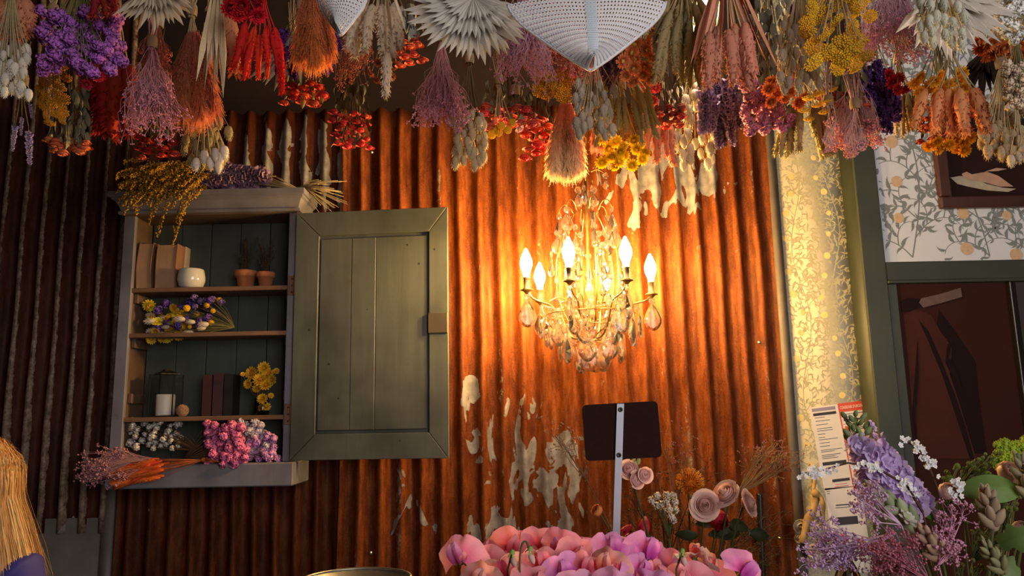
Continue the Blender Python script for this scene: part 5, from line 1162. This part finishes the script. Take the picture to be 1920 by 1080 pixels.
b = B(); b.add([(p.x + sx * w_, YG - .003 + sy, p.z) for p in (pt0, pt1) for sy in (0, .003) for sx in (-1, 1)], [(0, 1, 5, 4), (2, 6, 7, 3), (0, 2, 3, 1), (4, 5, 7, 6), (0, 4, 6, 2), (1, 3, 7, 5)]).build('strip', plain('brushed_aluminium', (.30, .29, .34), .42, .5, noise=.1, scale=60), t, False)
for py in (768, 853): p = P(1163 - (py - 757) * .032, py, YG); B().lathe([(.0, .0), (.0032, 0), (.0032, .0012), (.0016, .0014), (.0014, .0006), (0, .0006)], 12, p + Vector((0, -.003, 0)), axis=(0, -1, 0)).build('rivet', m_lm, t)
# ---- flowers behind the sign
def headed(name, label, px, py, Y, meshes, sz, face, mouth, cat='flower', group=None, part='bloom', r=.0022, extra=None, spin=None):
    p = P(px, py, Y); t = empty(name, (p.x, p.y, CT + .03), label, cat, group); d = Vector(face).normalized(); inst(part, RN.choice(meshes), t, p, d, sz * S(Y), spin); stalk(t, p - d * sz * S(Y) * .4, mouth, r); return t, p
mrose = dye((.72, .41, .36), (.82, .55, .48), .55, .1, .25, .3); rose = proto(pr_rose, (mrose,), n=30, open_=.7, g=8)
for px, py, sz, fc, lb in ((1322, 948, 25, (-.1, -1, .25), 'blush pink open rose facing the camera above the red ranunculus'), (1362, 927, 26, (-.7, -.5, .75), 'blush pink rose lying sideways, highest of the three'), (1402, 944, 23, (.75, -.55, .3), 'blush pink rose turned right beside the black hose')):
    t, p = headed('rose', lb, px, py, -1.38, rose, sz, fc, bv, group='blush roses'); 
    for s_ in (-1, 1): inst('leaf', proto(pr_leaf, (dye((.035, .045, .018), None, .5),), wd=.6)[0], t, p + Vector((s_ * .01, .03, -.06)), (s_, .2, -.1), .045)
def pr_pin(seed):
    r = random.Random(seed); b = B(); b.lathe([(0, -.4), (.4, -.3), (.5, 0), (.35, .35), (0, .45)], 12)
    for d in sphere_pts(260, r, -.75):
        c = d * .42; e = d * 1.0 + Vector((0, 0, .22 * (1 - d.z))); m_ = d * .8 + Vector((0, 0, -.02)); b.tube([c, m_, e], [.022, .018, .024], 3, 0, True)
    return b
headed('pincushion', 'orange spiky pincushion flower behind the roses', 1293, 905, -1.3, proto(pr_pin, (dye((.70, .20, .015), (.85, .36, .03), .5, .2, .2),), seeds=1), 26, (0, -.9, .45), bv)
def pr_ran(seed):   # ranunculus: tight shell petals
    r = random.Random(seed); b = B()
    for i in range(26):
        t_ = i / 25; a0 = i * 2.4; R_ = .25 + .75 * t_
        def fn(u, v, a0=a0, R_=R_, t_=t_):
            a = a0 + (u - .5) * 1.9; ph = -1.2 + v * (1.2 + 1.2 - .75 * t_); return (R_ * math.cos(ph) * math.cos(a), R_ * math.cos(ph) * math.sin(a), R_ * math.sin(ph) * .85)
        b.grid(fn, 3, 4)
    return b
ran_r = proto(pr_ran, (dye((.50, .015, .03), (.60, .03, .05), .5, .15, .15),), seeds=1); ran_o = proto(pr_ran, (dye((.60, .17, .05), (.7, .24, .08), .5, .15, .2),), seeds=1); ran_p = proto(pr_ran, (dye((.66, .42, .34), (.72, .50, .42), .5, .12, .2),), seeds=1)
headed('ranunculus', 'round red ranunculus tucked under the pink rose', 1348, 976, -1.36, ran_r, 19, (.1, -.9, -.3), bv); headed('ranunculus', 'small orange ranunculus bud left of the metal strip', 1119, 957, -1.3, ran_o, 12, (-.6, -.5, .5), bv)
def pr_tulip(seed):
    b = B()
    for i in range(6):
        a0 = i * PI / 3; R_ = .42 if i % 2 else .5
        def fn(u, v, a0=a0, R_=R_):
            a = a0 + (u - .5) * 1.25 * math.sin(min(1, .2 + v * .8) * PI * .8); rr = R_ * math.sin(min(1, .1 + v * 1.1) * PI * .62); return (rr * math.cos(a), rr * math.sin(a), -.7 + 1.5 * v - .25 * (2 * u - 1) ** 2 * v)
        b.grid(fn, 4, 6)
    return b
tul = proto(pr_tulip, (dye((.42, .015, .035), (.5, .03, .06), .5, .15, .15),), seeds=1); headed('tulip', 'crimson tulip hanging left of the cream cluster', 1208, 986, -1.34, tul, 26, (-.25, -.5, -.85), bv); headed('tulip', 'dark pink tulip low behind the metal strip', 1176, 992, -1.25, tul, 17, (-.5, -.3, -.3), bv)
lis = proto(pr_rose, (dye((.74, .40, .36), (.82, .54, .46), .55, .1, .25),), n=14, open_=.5, g=8); t, p = headed('lisianthus', 'pale pink lisianthus cluster with green buds under the sign', 1180, 880, -1.4, lis, 19, (-.2, -1, .3), bv)
for px, py, s_ in ((1193, 900, 17), (1208, 890, 16)): inst('bloom', RN.choice(lis), t, P(px, py, -1.41), (.4, -1, .1), s_ * S(-1.4))
for px, py in ((1190, 872), (1197, 866), (1188, 860)): inst('bud', proto(pr_bud, (dye((.42, .44, .16), trans=.2),))[0], t, P(px, py, -1.39), (.3, -.1, 1), 12 * S(-1.4))
cl = Bunch('lilac_cluster', 1255, 1010, -1.36, 'cream white clustered flower head left of the roses', 'flower', m_fst, False); pcs = proto(pr_statice, (dye((.62, .50, .36), (.74, .62, .5)),), n=18)
for px, py in ((1222, 938), (1232, 930), (1240, 945), (1250, 940), (1262, 930), (1266, 942), (1254, 955), (1244, 958), (1258, 968), (1266, 956), (1232, 948), (1250, 928), (1262, 975)): inst('floret_cluster', RN.choice(pcs), cl.t, cl.at(px, py, U(-.01, .01)), (0, -1, .2), 8 * cl.k); cl.stemto(cl.at(px, py), .0009)
cl.st.tube([cl.tie, Vector((bv.x - .02, bv.y, CT + .02))], .002, 5); cl.done()
def sprig(name, label, root, tip_px, tip_py, Y, mouth, n, spread, dots, dotr, mcol, mst, cat='flower', side=10, dl=.04, stalkr=.0013):
    """branching twig with dots of bloom; root is the pixel where it leaves the bunch"""
    a = P(*root, Y); e = P(tip_px, tip_py, Y); t = empty(name, (a.x, a.y, CT + .03), label, cat); st = B(); fl = B(); k = S(Y)
    for i in range(n):
        g = e + Vector((U(-1, 1) * spread[0] * k, U(-.5, .5) * spread[0] * k, U(-1, 1) * spread[1] * k)); pts = bez(a, a.lerp(g, .35) + rv(RN, .008), a.lerp(g, .7) + rv(RN, .012), g, 8); st.tube(pts, [.0013 - .0008 * j / 8 for j in range(9)], 4)
        for j in range(side):
            f = U(.5, 1); q = min(7, int(f * 8)); c_ = pts[q].lerp(pts[q + 1], f * 8 - q); h = c_ + ((g - a).normalized() * .6 + rv(RN, .8)).normalized() * dl * U(.3, 1); st.tube([c_, c_.lerp(h, .5) + rv(RN, .003), h], .00045, 3, 0, False)
            for m_ in range(dots): fl.octa(h + rv(RN, dotr * 1.8), dotr * U(.6, 1.2), 0, RN.random())
    st.build('twigs', mst, t, kind='stuff'); fl.build('florets', mcol, t, kind='stuff'); stalk(t, a, mouth, stalkr, 'stem', mst); return t
m_tw = dye((.16, .09, .04)); sprig('waxflower_sprig', 'wispy waxflower sprig with tiny pink blooms leaning on the wallpaper', (1385, 925), 1455, 850, -1.3, bv, 16, (50, 28), 2, .0016, dye((.5, .14, .12), (.6, .25, .2)), dye((.30, .18, .07)), side=12)
sprig('waxflower_sprig', 'fine sprig with pink dots right of the sign', (1265, 960), 1268, 812, -1.3, bv, 5, (26, 16), 3, .0018, dye((.45, .14, .12)), m_tw, side=6); sprig('waxflower_sprig', 'faint sprig with pale dots left of the sign', (1100, 900), 1050, 800, -1.3, bv, 5, (28, 26), 3, .002, dye((.36, .22, .16)), m_tw, side=6)
sprig('foliage_sprig', 'dark dusty foliage spray filling behind the roses', (1250, 1060), 1260, 930, -1.22, bv, 16, (90, 70), 1, .002, dye((.05, .04, .02)), dye((.045, .035, .018)), 'foliage', side=14, dl=.06)
sprig('foliage_sprig', 'dark foliage spray low at the right of the roses', (1330, 1070), 1390, 1000, -1.2, bv, 12, (60, 60), 1, .002, dye((.05, .035, .018)), dye((.04, .03, .015)), 'foliage', side=14, dl=.06)
k_ = S(-.12)  # black ribbed hose on the wall
b = B(); pts = [P(1424 + i * .13, 925 + i * 3.2, -.06) for i in range(60)]
b.tube(pts, [(.013 if i % 2 else .0095) for i in range(60)], 10).thing('ribbed_hose', plain('black_rubber', (.012, .010, .010), .35), P(1430, 1110, -.06), 'black ribbed hose running down the rusted wall', 'hose')
o = B().box((P(1424, 1000, -.06).x - .03, -.03, P(1424, 1000, -.06).z - .01), (P(1424, 1000, -.06).x + .03, -.012, P(1424, 1000, -.06).z + .01)).build('hose_clip', m_lm, bpy.data.objects['ribbed_hose'], False)
# ---------------------------------------------------------------- mixed bouquet at right
YR = -1.62; kr = S(YR)
def pr_stock(seed):   # ruffled double floret
    r = random.Random(seed); b = B()
    for i in range(9):
        a0 = i * 2.4; R_ = .35 + .65 * i / 8; ph = r.uniform(0, 6); tl = 1.1 - .85 * i / 8
        def fn(u, v, a0=a0, R_=R_, ph=ph, tl=tl):
            a = a0 + (u - .5) * 1.7 * (.4 + .6 * v); x = R_ * v * math.cos(tl * (1 - .4 * v)); z = R_ * v * math.sin(tl) * .9 + .13 * math.sin(9 * u + ph) * v * v; return (x * math.cos(a), x * math.sin(a), z)
        b.grid(fn, 7, 4)
    return b
mst = dye((.50, .34, .66), (.62, .48, .76), .6, .14, .3, .3); stk = proto(pr_stock, (mst,), seeds=4); m_bg = dye((.20, .25, .11), (.30, .36, .18), .6, .2, .15)
p0, p1 = P(1690, 952, YR), P(1602, 792, YR); t = empty('stock_flower', (p0.x, p0.y, CT + .03), 'tall lilac stock flower spike in front of the emergency poster', 'flower')
B().tube(bez(p0 + Vector((.04, 0, -.08)), p0, p0.lerp(p1, .5), p1, 10), .0036, 8).build('stem', dye((.20, .26, .10)), t); stalk(t, p0 + Vector((.04, 0, -.08)), br, .0036)
for i in range(36):
    f = (i + .5) / 36; c = p0.lerp(p1, f * .78 - .02); a = i * 2.4; d = Vector((math.cos(a), math.sin(a) * .9 - .35, .25)).normalized(); w_ = (58 - 28 * f) * kr; inst('floret', RN.choice(stk), t, c + Vector((d.x, d.y, .1)) * w_ * .75, d, U(28, 34) * kr * (1 - .25 * f))
for i in range(3): inst('floret', RN.choice(stk), t, P(1634 + i * 4, 800 + i * 18, YR), (.7, -.6, .5), 13 * kr)
for i in range(16): a = i * 2.4; inst('bud', proto(pr_bud, (m_bg,))[0], t, p1 + Vector((math.cos(a) * .012 * (1 + i % 3) * .6, math.sin(a) * .01, -.028 + .0028 * i)), (math.cos(a) * .7, math.sin(a) * .7, .8), U(13, 17) * kr)
def tuberose(px0, py0, px1, py1, Y, label, n=16, sz=(20, 26), c=((.30, .30, .18), (.46, .36, .28)), bloom=None):
    a, e = P(px0, py0, Y), P(px1, py1, Y); t = empty('tuberose', (a.x, a.y, CT + .03), label, 'flower', 'tuberose spikes'); m = dye(c[0], c[1], .55, .25, .15); bm_ = proto(pr_bud, (m,)); d0 = (e - a).normalized()
    B().tube([a, e], .003, 7).build('stem', dye((.16, .2, .08)), t); stalk(t, a, br, .003)
    for i in range(n):
        f = (i + .5) / n; g = i * 2.4; s1 = d0.orthogonal().normalized(); s2 = d0.cross(s1); o = s1 * math.cos(g) + s2 * math.sin(g); k = S(Y)
        L = (sz[1] + (sz[0] - sz[1]) * f) * k * (1 - .45 * max(0, f - .6) / .4); inst('bud', bm_[i % 3], t, a.lerp(e, f) + o * L * .42, o * (.75 - .5 * f) + d0 * .9, (L * 1.15, L * 1.15, L * 1.4))
    for px, py in bloom or ():
        q = P(px, py, Y - .02); b = B()
        for r0 in range(2):
            for i in range(6): petal(b, i * PI / 3 + r0 * .5, .5 + .4 * r0, .08, .95 - .2 * r0, .42, 0, -.2)
        inst('open_bloom', b.mesh('open_bloom', dye((.74, .70, .62), None, .5, .1, .25)), t, q, (.3, -.6, .6), 20 * k)
tuberose(1712, 985, 1622, 908, -1.7, 'pale green tuberose spike leaning left across the lilac stock', 20, (20, 27), ((.34, .38, .22), (.50, .46, .34)), ((1700, 975),)); tuberose(1765, 1045, 1722, 988, -1.75, 'rosy tuberose bud spike low in the middle of the bouquet', 14, (18, 24), ((.42, .27, .19), (.5, .36, .26)))
tuberose(1862, 985, 1848, 912, -1.72, 'upright brownish tuberose bud spike below the round leaf', 15, (18, 24), ((.34, .24, .16), (.44, .32, .23))); tuberose(1880, 1070, 1840, 1012, -1.76, 'small olive tuberose bud spike near the bottom right corner', 14, (15, 20), ((.24, .22, .11), (.34, .28, .16)))
tuberose(1935, 935, 1908, 850, -1.7, 'tuberose bud spike cut by the right edge', 12, (18, 24), ((.30, .24, .14), (.42, .34, .22)))
# round blush buds
for px, py, sz, lb in ((1778, 921, 18, 'blush ranunculus bud left of the round green leaf'), (1892, 886, 22, 'peach ranunculus bud under the lime green cluster'), (1722, 1000, 19, 'peach ranunculus behind the tuberose spike'), (1915, 992, 16, 'pale ranunculus half hidden at the right edge')): headed('ranunculus', lb, px, py, -1.66, ran_p, sz, (U(-.4, .1), -.8, .5), br, group='blush ranunculus')
# leaves
def big_leaf(px, py, L, Wd, Y, face_d, label, lobes=0):
    p = P(px, py, Y); b = B(); k = S(Y)
    def fn(u, v):
        s_ = (u - .5) * 2; w_ = Wd * math.sin(PI * min(1, .04 + v * .95)) ** .6 * (1 + (lobes and .28 * math.sin(v * lobes))); return (s_ * w_ * k, -abs(s_) * .12 * w_ * k + .12 * math.sin(v * 3) * L * k, v * L * k)
    b.grid(fn, 8, 14); me = b.mesh('blade', m_leafg); t = empty('green_leaf', (p.x, p.y, CT + .03), label, 'leaf'); d = Vector(face_d).normalized(); o = inst('blade', me, t, p, d, 1, 1.1); stalk(t, p, br, .0016)
big_leaf(1803, 920, 102, 27, -1.68, (1, -.1, .0), 'wide rounded green leaf at right of the bouquet'); big_leaf(1872, 1020, 60, 22, -1.7, (.8, -.4, .35), 'lobed bright green leaf low at right', 16); big_leaf(1860, 1045, 50, 20, -1.69, (.7, -.3, -.6), 'lobed green leaf pointing down at right', 15); big_leaf(1700, 940, 60, 14, -1.6, (.8, .1, -.5), 'dark olive leaf between stock and tuberose'); big_leaf(1748, 985, 46, 13, -1.6, (.25, -.2, .9), 'dark upright leaf behind the blush ranunculus')
def green_cluster(label, pts, Y, c, c2, sz=7, rr=12):
    q = Bunch('viburnum_head', pts[0][0], pts[0][1] + 70, Y, label, 'flower', m_fst, False); pm_ = proto(pr_ball, (dye(c, c2, .6, .3, .15),), n=40); b = B()
    for px, py in pts:
        for i in range(7): g = q.at(px + U(-rr, rr), py + U(-rr, rr), U(-.02, .02)); inst('berry_cluster', RN.choice(pm_), q.t, g, None, U(.6, 1.1) * sz * q.k); q.stemto(g, .0007)
    q.st.tube([q.tie, Vector((br.x, br.y, CT + .03))], .0025, 5); q.done()
green_cluster('lime green viburnum head at the right edge', [(1905, 850), (1885, 858), (1895, 872), (1915, 840), (1880, 845), (1912, 865)], -1.58, (.30, .40, .03), (.46, .56, .06), 13, 13)
green_cluster('green bupleurum spray above the round leaf', [(1775, 895), (1795, 882), (1815, 872), (1838, 868), (1855, 862), (1850, 882), (1826, 888), (1868, 855)], -1.6, (.16, .22, .04), (.30, .38, .09), 5, 11)
green_cluster('olive green berry spray below the round leaf', [(1825, 985), (1845, 1000), (1870, 995), (1890, 1010), (1835, 1012), (1862, 1015)], -1.64, (.12, .12, .03), (.22, .21, .06), 4.5, 15)
green_cluster('green berry spray at right under the leaf tip', [(1885, 925), (1905, 935), (1870, 940), (1830, 945), (1895, 950)], -1.62, (.16, .18, .04), (.28, .32, .08), 4.5, 10)
green_cluster('olive seed spray in the bottom right corner', [(1810, 1065), (1840, 1072), (1870, 1068), (1900, 1060)], -1.66, (.13, .12, .04), (.24, .22, .07), 5, 15)
# sprigs
mwh = dye((.70, .70, .72), (.80, .80, .82), .6, .12, .2)
def spirea(label, pts_px, Y, n, part_rng):
    pts = []; 
    for i in range(len(pts_px) - 1):
        a, c = P(*pts_px[i], Y), P(*pts_px[i + 1], Y); pts += [a.lerp(c, j / 5) for j in range(5)]
    pts.append(P(*pts_px[-1], Y)); t = empty('spirea_sprig', (pts[-1].x, pts[-1].y, CT + .03), label, 'flower', 'spirea sprigs'); B().tube(pts, [.001 + .0011 * i / len(pts) for i in range(len(pts))], 6).build('twig', dye((.08, .035, .02)), t); stalk(t, pts[-1], br, .0016, mat=dye((.08, .035, .02)))
    b = B(); 
    for i in range(5): petal(b, i * 2 * PI / 5, .35, .1, .9, .75, 0, 0, 0, False)
    b.octa((0, 0, .1), .18); me = b.mesh('blossom', mwh)
    for i in range(n):
        f = RN.choice(part_rng); f = U(*f) * (len(pts) - 1); j = min(len(pts) - 2, int(f)); c = pts[j].lerp(pts[j + 1], f - j) + Vector((U(-1, 1), U(-1.2, .2), U(-1, 1))) * 9 * S(Y); inst('blossom', me, t, c, (U(-.5, .5), -1, U(-.4, .6)), U(4.2, 6) * S(Y))
spirea('white blossom spirea sprig reaching left over the typed notice', [(1500, 888), (1540, 882), (1590, 868), (1640, 875), (1700, 910), (1730, 960)], -1.76, 70, [(0, .32), (0.05, .25), (.45, .62), (.75, .9)]); spirea('white blossom spirea sprig arching right of the lilac stock', [(1690, 825), (1720, 838), (1740, 870), (1755, 910), (1770, 960)], -1.68, 34, [(0, .6), (.1, .5)]); spirea('short spirea sprig over the blush ranunculus bud', [(1795, 900), (1790, 915), (1788, 940), (1775, 975)], -1.72, 24, [(0, .6)])
k = 0
for i, (rt, tx, ty, n, sprd, lb, c) in enumerate((((1700, 1030), 1570, 1010, 12, (60, 42), 'mauve limonium spray at the left of the bouquet', (.50, .30, .52)), ((1680, 1000), 1535, 1055, 7, (30, 26), 'mauve limonium sprig lowest at left of the bouquet', (.54, .36, .58)), ((1690, 985), 1605, 945, 6, (24, 30), 'pale mauve limonium sprig over the flyer', (.55, .36, .52)), ((1760, 1060), 1790, 1000, 8, (28, 40), 'pink limonium sprig in the middle of the bouquet', (.55, .25, .36)), ((1740, 1085), 1660, 1045, 14, (50, 36), 'reddish pink limonium tangle at the bottom of the bouquet', (.44, .14, .18)))):
    sprig('limonium_spray', lb, rt, tx, ty, -1.72 - .012 * i, br, n, sprd, 7, .0021, dye(c, tuple(min(1, v * 1.2) for v in c), var=.25), dye(tuple(v * .8 for v in c)), side=10, dl=.028)
# ribbon, cream ornament and dropper bottle by the papers
m_rib = plain('tan_ribbon', (.42, .25, .08), .6, noise=.2, scale=50)
pA = P(1528, 925, -.10); t = empty('tan_ribbon', P(1510, 1020, -.10), 'tan ribbon tied in a knot hanging in front of the papers', 'ribbon')
def strip(pts, wd, name):
    pts = [Vector(p) for p in pts]; b = B(); vs = []
    for i, p in enumerate(pts):
        d = (pts[min(i + 1, len(pts) - 1)] - pts[max(0, i - 1)]).normalized(); s_ = d.cross(Vector((0, -1, .2))).normalized() * wd * (1 + .25 * math.sin(i * 1.3)); y = Vector((0, .006 * math.sin(i * 1.1), 0)); vs += [p - s_ + y, p + Vector((0, -.006, 0)) + y, p + s_ + y]
    b.add(vs, [(3 * i + j, 3 * i + 3 + j, 3 * i + 4 + j, 3 * i + 1 + j) for i in range(len(pts) - 1) for j in range(2)]); o = b.build(name, m_rib, t); m = o.modifiers.new('thick', 'SOLIDIFY'); m.thickness = .0015
strip(bez(pA, P(1532, 955, -.11), P(1514, 965, -.11), P(1504, 1018, -.11), 10), .014, 'ribbon_tail'); strip(bez(pA, P(1546, 925, -.115), P(1542, 960, -.11), P(1543, 985, -.10), 10), .008, 'ribbon_tail')
B().lathe([(0, -.016), (.014, -.008), (.016, .006), (0, .016)], 10, pA, axis=(1, 0, 0)).build('knot', m_rib, t)
strip([pA + Vector((0, .02, 0)), P(1528, 905, -.03), P(1528, 895, -.008)], .005, 'ribbon_loop')
mcr = plain('cream_plaster', (.55, .45, .34), .7, noise=.12, scale=30, bump=.2); pO = P(1530, 1010, -.07); b = B()
t = empty('cream_ornament', P(1530, 1045, -.07), 'lumpy cream rosette ornament behind the tan ribbon', 'ornament')
for i, (px, py, r_) in enumerate(((1530, 988, 22), (1501, 985, 17), (1534, 1010, 19), (1524, 1028, 16), (1540, 1026, 12), (1514, 1004, 13), (1499, 1008, 10))):
    inst('lobe', proto(pr_rose, (mcr,), seeds=2, n=9, open_=.3)[i % 2], t, P(px, py, -.06), (U(-.4, .4), -1, U(-.3, .3)), r_ * S(-.06))
B().tube([P(1522, 1000, -.06), P(1522, 1000, -.006)], .006, 6).build('hook', m_lm, t)
pb_ = P(1588, 1060, -1.2); k = S(-1.2); pb_.z = CT; zt = P(1588, 1038, -1.2).z; t = empty('dropper_bottle', pb_, 'small clear bottle with white cap and red tip behind the mauve spray', 'bottle'); h = zt - CT
B().lathe([(0, 0), (.034, 0), (.035, .01), (.035, h - .07), (.02, h - .03), (.011, h - .012), (.011, h)], 24, pb_, close=False).build('glass_body', glassmat('bottle_glass', (.9, .88, .8), .02, 1.35), t)
B().lathe([(.013, h - .006), (.014, h), (.014, h + .022), (.006, h + .024), (0, h + .024)], 18, pb_).build('cap', plain('white_plastic', (.7, .68, .7), .4), t); B().lathe([(.008, h + .024), (.008, h + .034), (.004, h + .042), (0, h + .043)], 12, pb_).build('red_tip', plain('red_plastic', (.7, .03, .015), .4), t)
# ---------------------------------------------------------------- person at the left edge, seen from behind
XPn, YPn = P(-54, 900, -1.0).x, -1.0
def skinned(name, verts, edges, rad, mat, parent, root=0, sub=2):
    me = bpy.data.meshes.new(name); me.from_pydata([(XPn + x, YPn + y, z) for x, y, z in verts], edges, []); o = bpy.data.objects.new(name, me); COL.objects.link(o); o.parent = parent; me.transform(Matrix.Translation(-base(parent)))
    o.modifiers.new('skin', 'SKIN'); sv = me.skin_vertices[0].data
    for i, r_ in enumerate(rad): sv[i].radius = r_ if hasattr(r_, '__len__') else (r_, r_)
    sv[root].use_root = True; m = o.modifiers.new('sub', 'SUBSURF'); m.levels = m.render_levels = sub
    dg = bpy.context.evaluated_depsgraph_get(); dg.update(); nm = bpy.data.meshes.new_from_object(o.evaluated_get(dg)); o.modifiers.clear(); o.data = nm; nm.name = name; nm.materials.clear(); nm.materials.append(mat); nm.polygons.foreach_set('use_smooth', [True] * len(nm.polygons)); return o
HT = 1.455
per = empty('person', (XPn, YPn, 0), 'person with long blonde hair in a blue top, seen from behind', 'person')
m_skin = plain('skin', (.55, .30, .21), .5, noise=.08); m_blue = plain('blue_fabric', (.030, .028, .22), .75, noise=.2, scale=60, bump=.1); m_jean = plain('dark_trousers', (.02, .02, .03), .8)
s_ = HT / 1.68
V = [(0, 0, .88), (0, .01, 1.08), (0, .015, 1.26), (0, .01, 1.37), (0, .02, 1.45), (0, .03, 1.53), (0, .025, 1.62),
     (.15, 0, 1.34), (.22, .02, 1.08), (.22, .14, .90), (.21, .20, .84), (-.15, 0, 1.34), (-.22, .02, 1.08), (-.22, .14, .90), (-.21, .20, .84),
     (.09, 0, .82), (.10, .01, .46), (.10, -.01, .07), (.10, .10, .03), (-.09, 0, .82), (-.10, .01, .46), (-.10, -.01, .07), (-.10, .10, .03)]
V = [(x * s_, y * s_, z * s_) for x, y, z in V]
E_ = [(0, 1), (1, 2), (2, 3), (3, 4), (4, 5), (5, 6), (3, 7), (7, 8), (8, 9), (9, 10), (3, 11), (11, 12), (12, 13), (13, 14), (0, 15), (15, 16), (16, 17), (17, 18), (0, 19), (19, 20), (20, 21), (21, 22)]
RD = [(.145, .10), (.12, .085), (.14, .09), (.10, .07), .045, (.075, .088), (.062, .078), .052, .038, .028, .02, .052, .038, .028, .02, .078, .05, .034, .028, .078, .05, .034, .028]
skinned('body', V, E_, RD, m_skin, per)
TI = list(range(0, 4)) + [7, 8, 9, 11, 12, 13]; mp = {v: i for i, v in enumerate(TI)}
def grow(r_, d): return tuple(x + d for x in r_) if hasattr(r_, '__len__') else r_ + d
skinned('blue_top', [V[i] for i in TI], [(mp[a], mp[c]) for a, c in E_ if a in mp and c in mp], [grow(RD[i], .012 if i != 3 else .004) for i in TI], m_blue, per)
TI = [0, 15, 16, 17, 19, 20, 21]; mp = {v: i for i, v in enumerate(TI)}; skinned('trousers', [V[i] for i in TI], [(mp[a], mp[c]) for a, c in E_ if a in mp and c in mp], [grow(RD[i], .012) for i in TI], m_jean, per)
for sx in (-1, 1):     # shoes and hands
    b = B(); c = Vector((XPn + sx * .10 * s_, YPn + .045, 0)); b.grid(lambda u, v: (c.x + (.045 - .012 * abs(v - .4)) * math.cos(2 * PI * u) * (1 if v < 1 else 0), c.y - .09 + .23 * v, .0 + max(0, .075 * (1 - .45 * v) * (math.sin(2 * PI * u) * .5 + .5))), 12, 8); b.build('shoe', m_jean, per)
    w_ = Vector((XPn + sx * .21 * s_, YPn + .205 * s_, .835 * s_))
    for i, (fx, L) in enumerate(((-.024, .045), (-.010, .07), (.004, .076), (.018, .07), (.03, .055))):
        dr = Vector((sx * (fx if i else -.03), .6, -.5 + .06 * i)).normalized(); B().tube([w_ + Vector((sx * fx * .6, .0, 0)), w_ + Vector((sx * fx, .03, -.02)), w_ + Vector((sx * fx, .03, -.02)) + dr * L * .5, w_ + Vector((sx * fx, .03, -.028)) + dr * L], [.010, .0095, .008, .006], 7).build('thumb' if i == 0 else 'finger', m_skin, per)
hc = Vector((XPn, YPn + .028 * s_, 1.575 * s_)); b = B()      # face on the far side
b.lathe([(.0, 0), (.010, .004), (.006, .016), (0, .02)], 8, hc + Vector((0, .08, -.012)), axis=(0, 1, .1)); b.build('nose', m_skin, per)
for sx in (-1, 1):
    B().lathe([(0, -.008), (.008, -.004), (.010, 0), (.008, .004), (0, .008)], 10, hc + Vector((sx * .03, .072, .012)), axis=(0, 1, 0)).build('eye', plain('eye_white', (.7, .7, .7), .2), per); B().lathe([(0, -.004), (.012, -.003), (.018, .006), (.012, .008), (0, .002)], 10, hc + Vector((sx * .076, .0, -.005)), axis=(sx, 0, 0)).build('ear', m_skin, per)
B().tube([hc + Vector((-.02, .074, -.045)), hc + Vector((0, .08, -.046)), hc + Vector((.02, .074, -.045))], [.002, .005, .002], 6).build('mouth', plain('lips', (.45, .13, .12), .5), per)
b = B(); hair_c = [dye((.50, .21, .05), (.72, .50, .24), .45, .3, .15, .5), ]
for i in range(8000):
    a = U(-2.9, -.24) if i % 8 else U(0, 6.28); el = U(.15, 1.45); r_ = Vector((math.cos(a) * math.cos(el), math.sin(a) * math.cos(el), math.sin(el))); rt = hc + Vector((r_.x * .088, r_.y * .098, .01 + r_.z * .108))
    if math.sin(a) > .35 and el < .9: continue
    L = U(.24, .40); side = Vector((math.cos(a), math.sin(a) * .9, 0)); m1 = hc + Vector((side.x * .105, side.y * .112, U(-.03, .03))); m2 = hc + Vector((side.x * (.115 + U(0, .03)), side.y * (.115 + U(0, .03)), -.14)); e = hc + Vector((side.x * (.15 + U(-.02, .06)) + U(-.02, .02), side.y * (.13 + U(-.01, .05)), -.12 - L * .7)); pts = bez(rt, m1 + Vector((0, 0, .05)), m2, e, 7)
    wv = U(0, 6); wd = U(.0007, .0018); s2 = Vector((-math.sin(a), math.cos(a), 0)) * wd; vs = []; ts = []; tv = U(0, .8)
    for j, p in enumerate(pts): o_ = Vector((side.x, side.y, 0)) * .010 * math.sin(wv * .25 + j * 1.3); vs += [p + o_ - s2 * (1 - .7 * j / 7), p + o_ + s2 * (1 - .7 * j / 7)]; ts += [min(1, tv + .03 * j)] * 2
    b.add(vs, [(2 * j, 2 * j + 1, 2 * j + 3, 2 * j + 2) for j in range(7)], 0, ts)
b.build('hair', hair_c[0], per, label='long loose blonde hair')
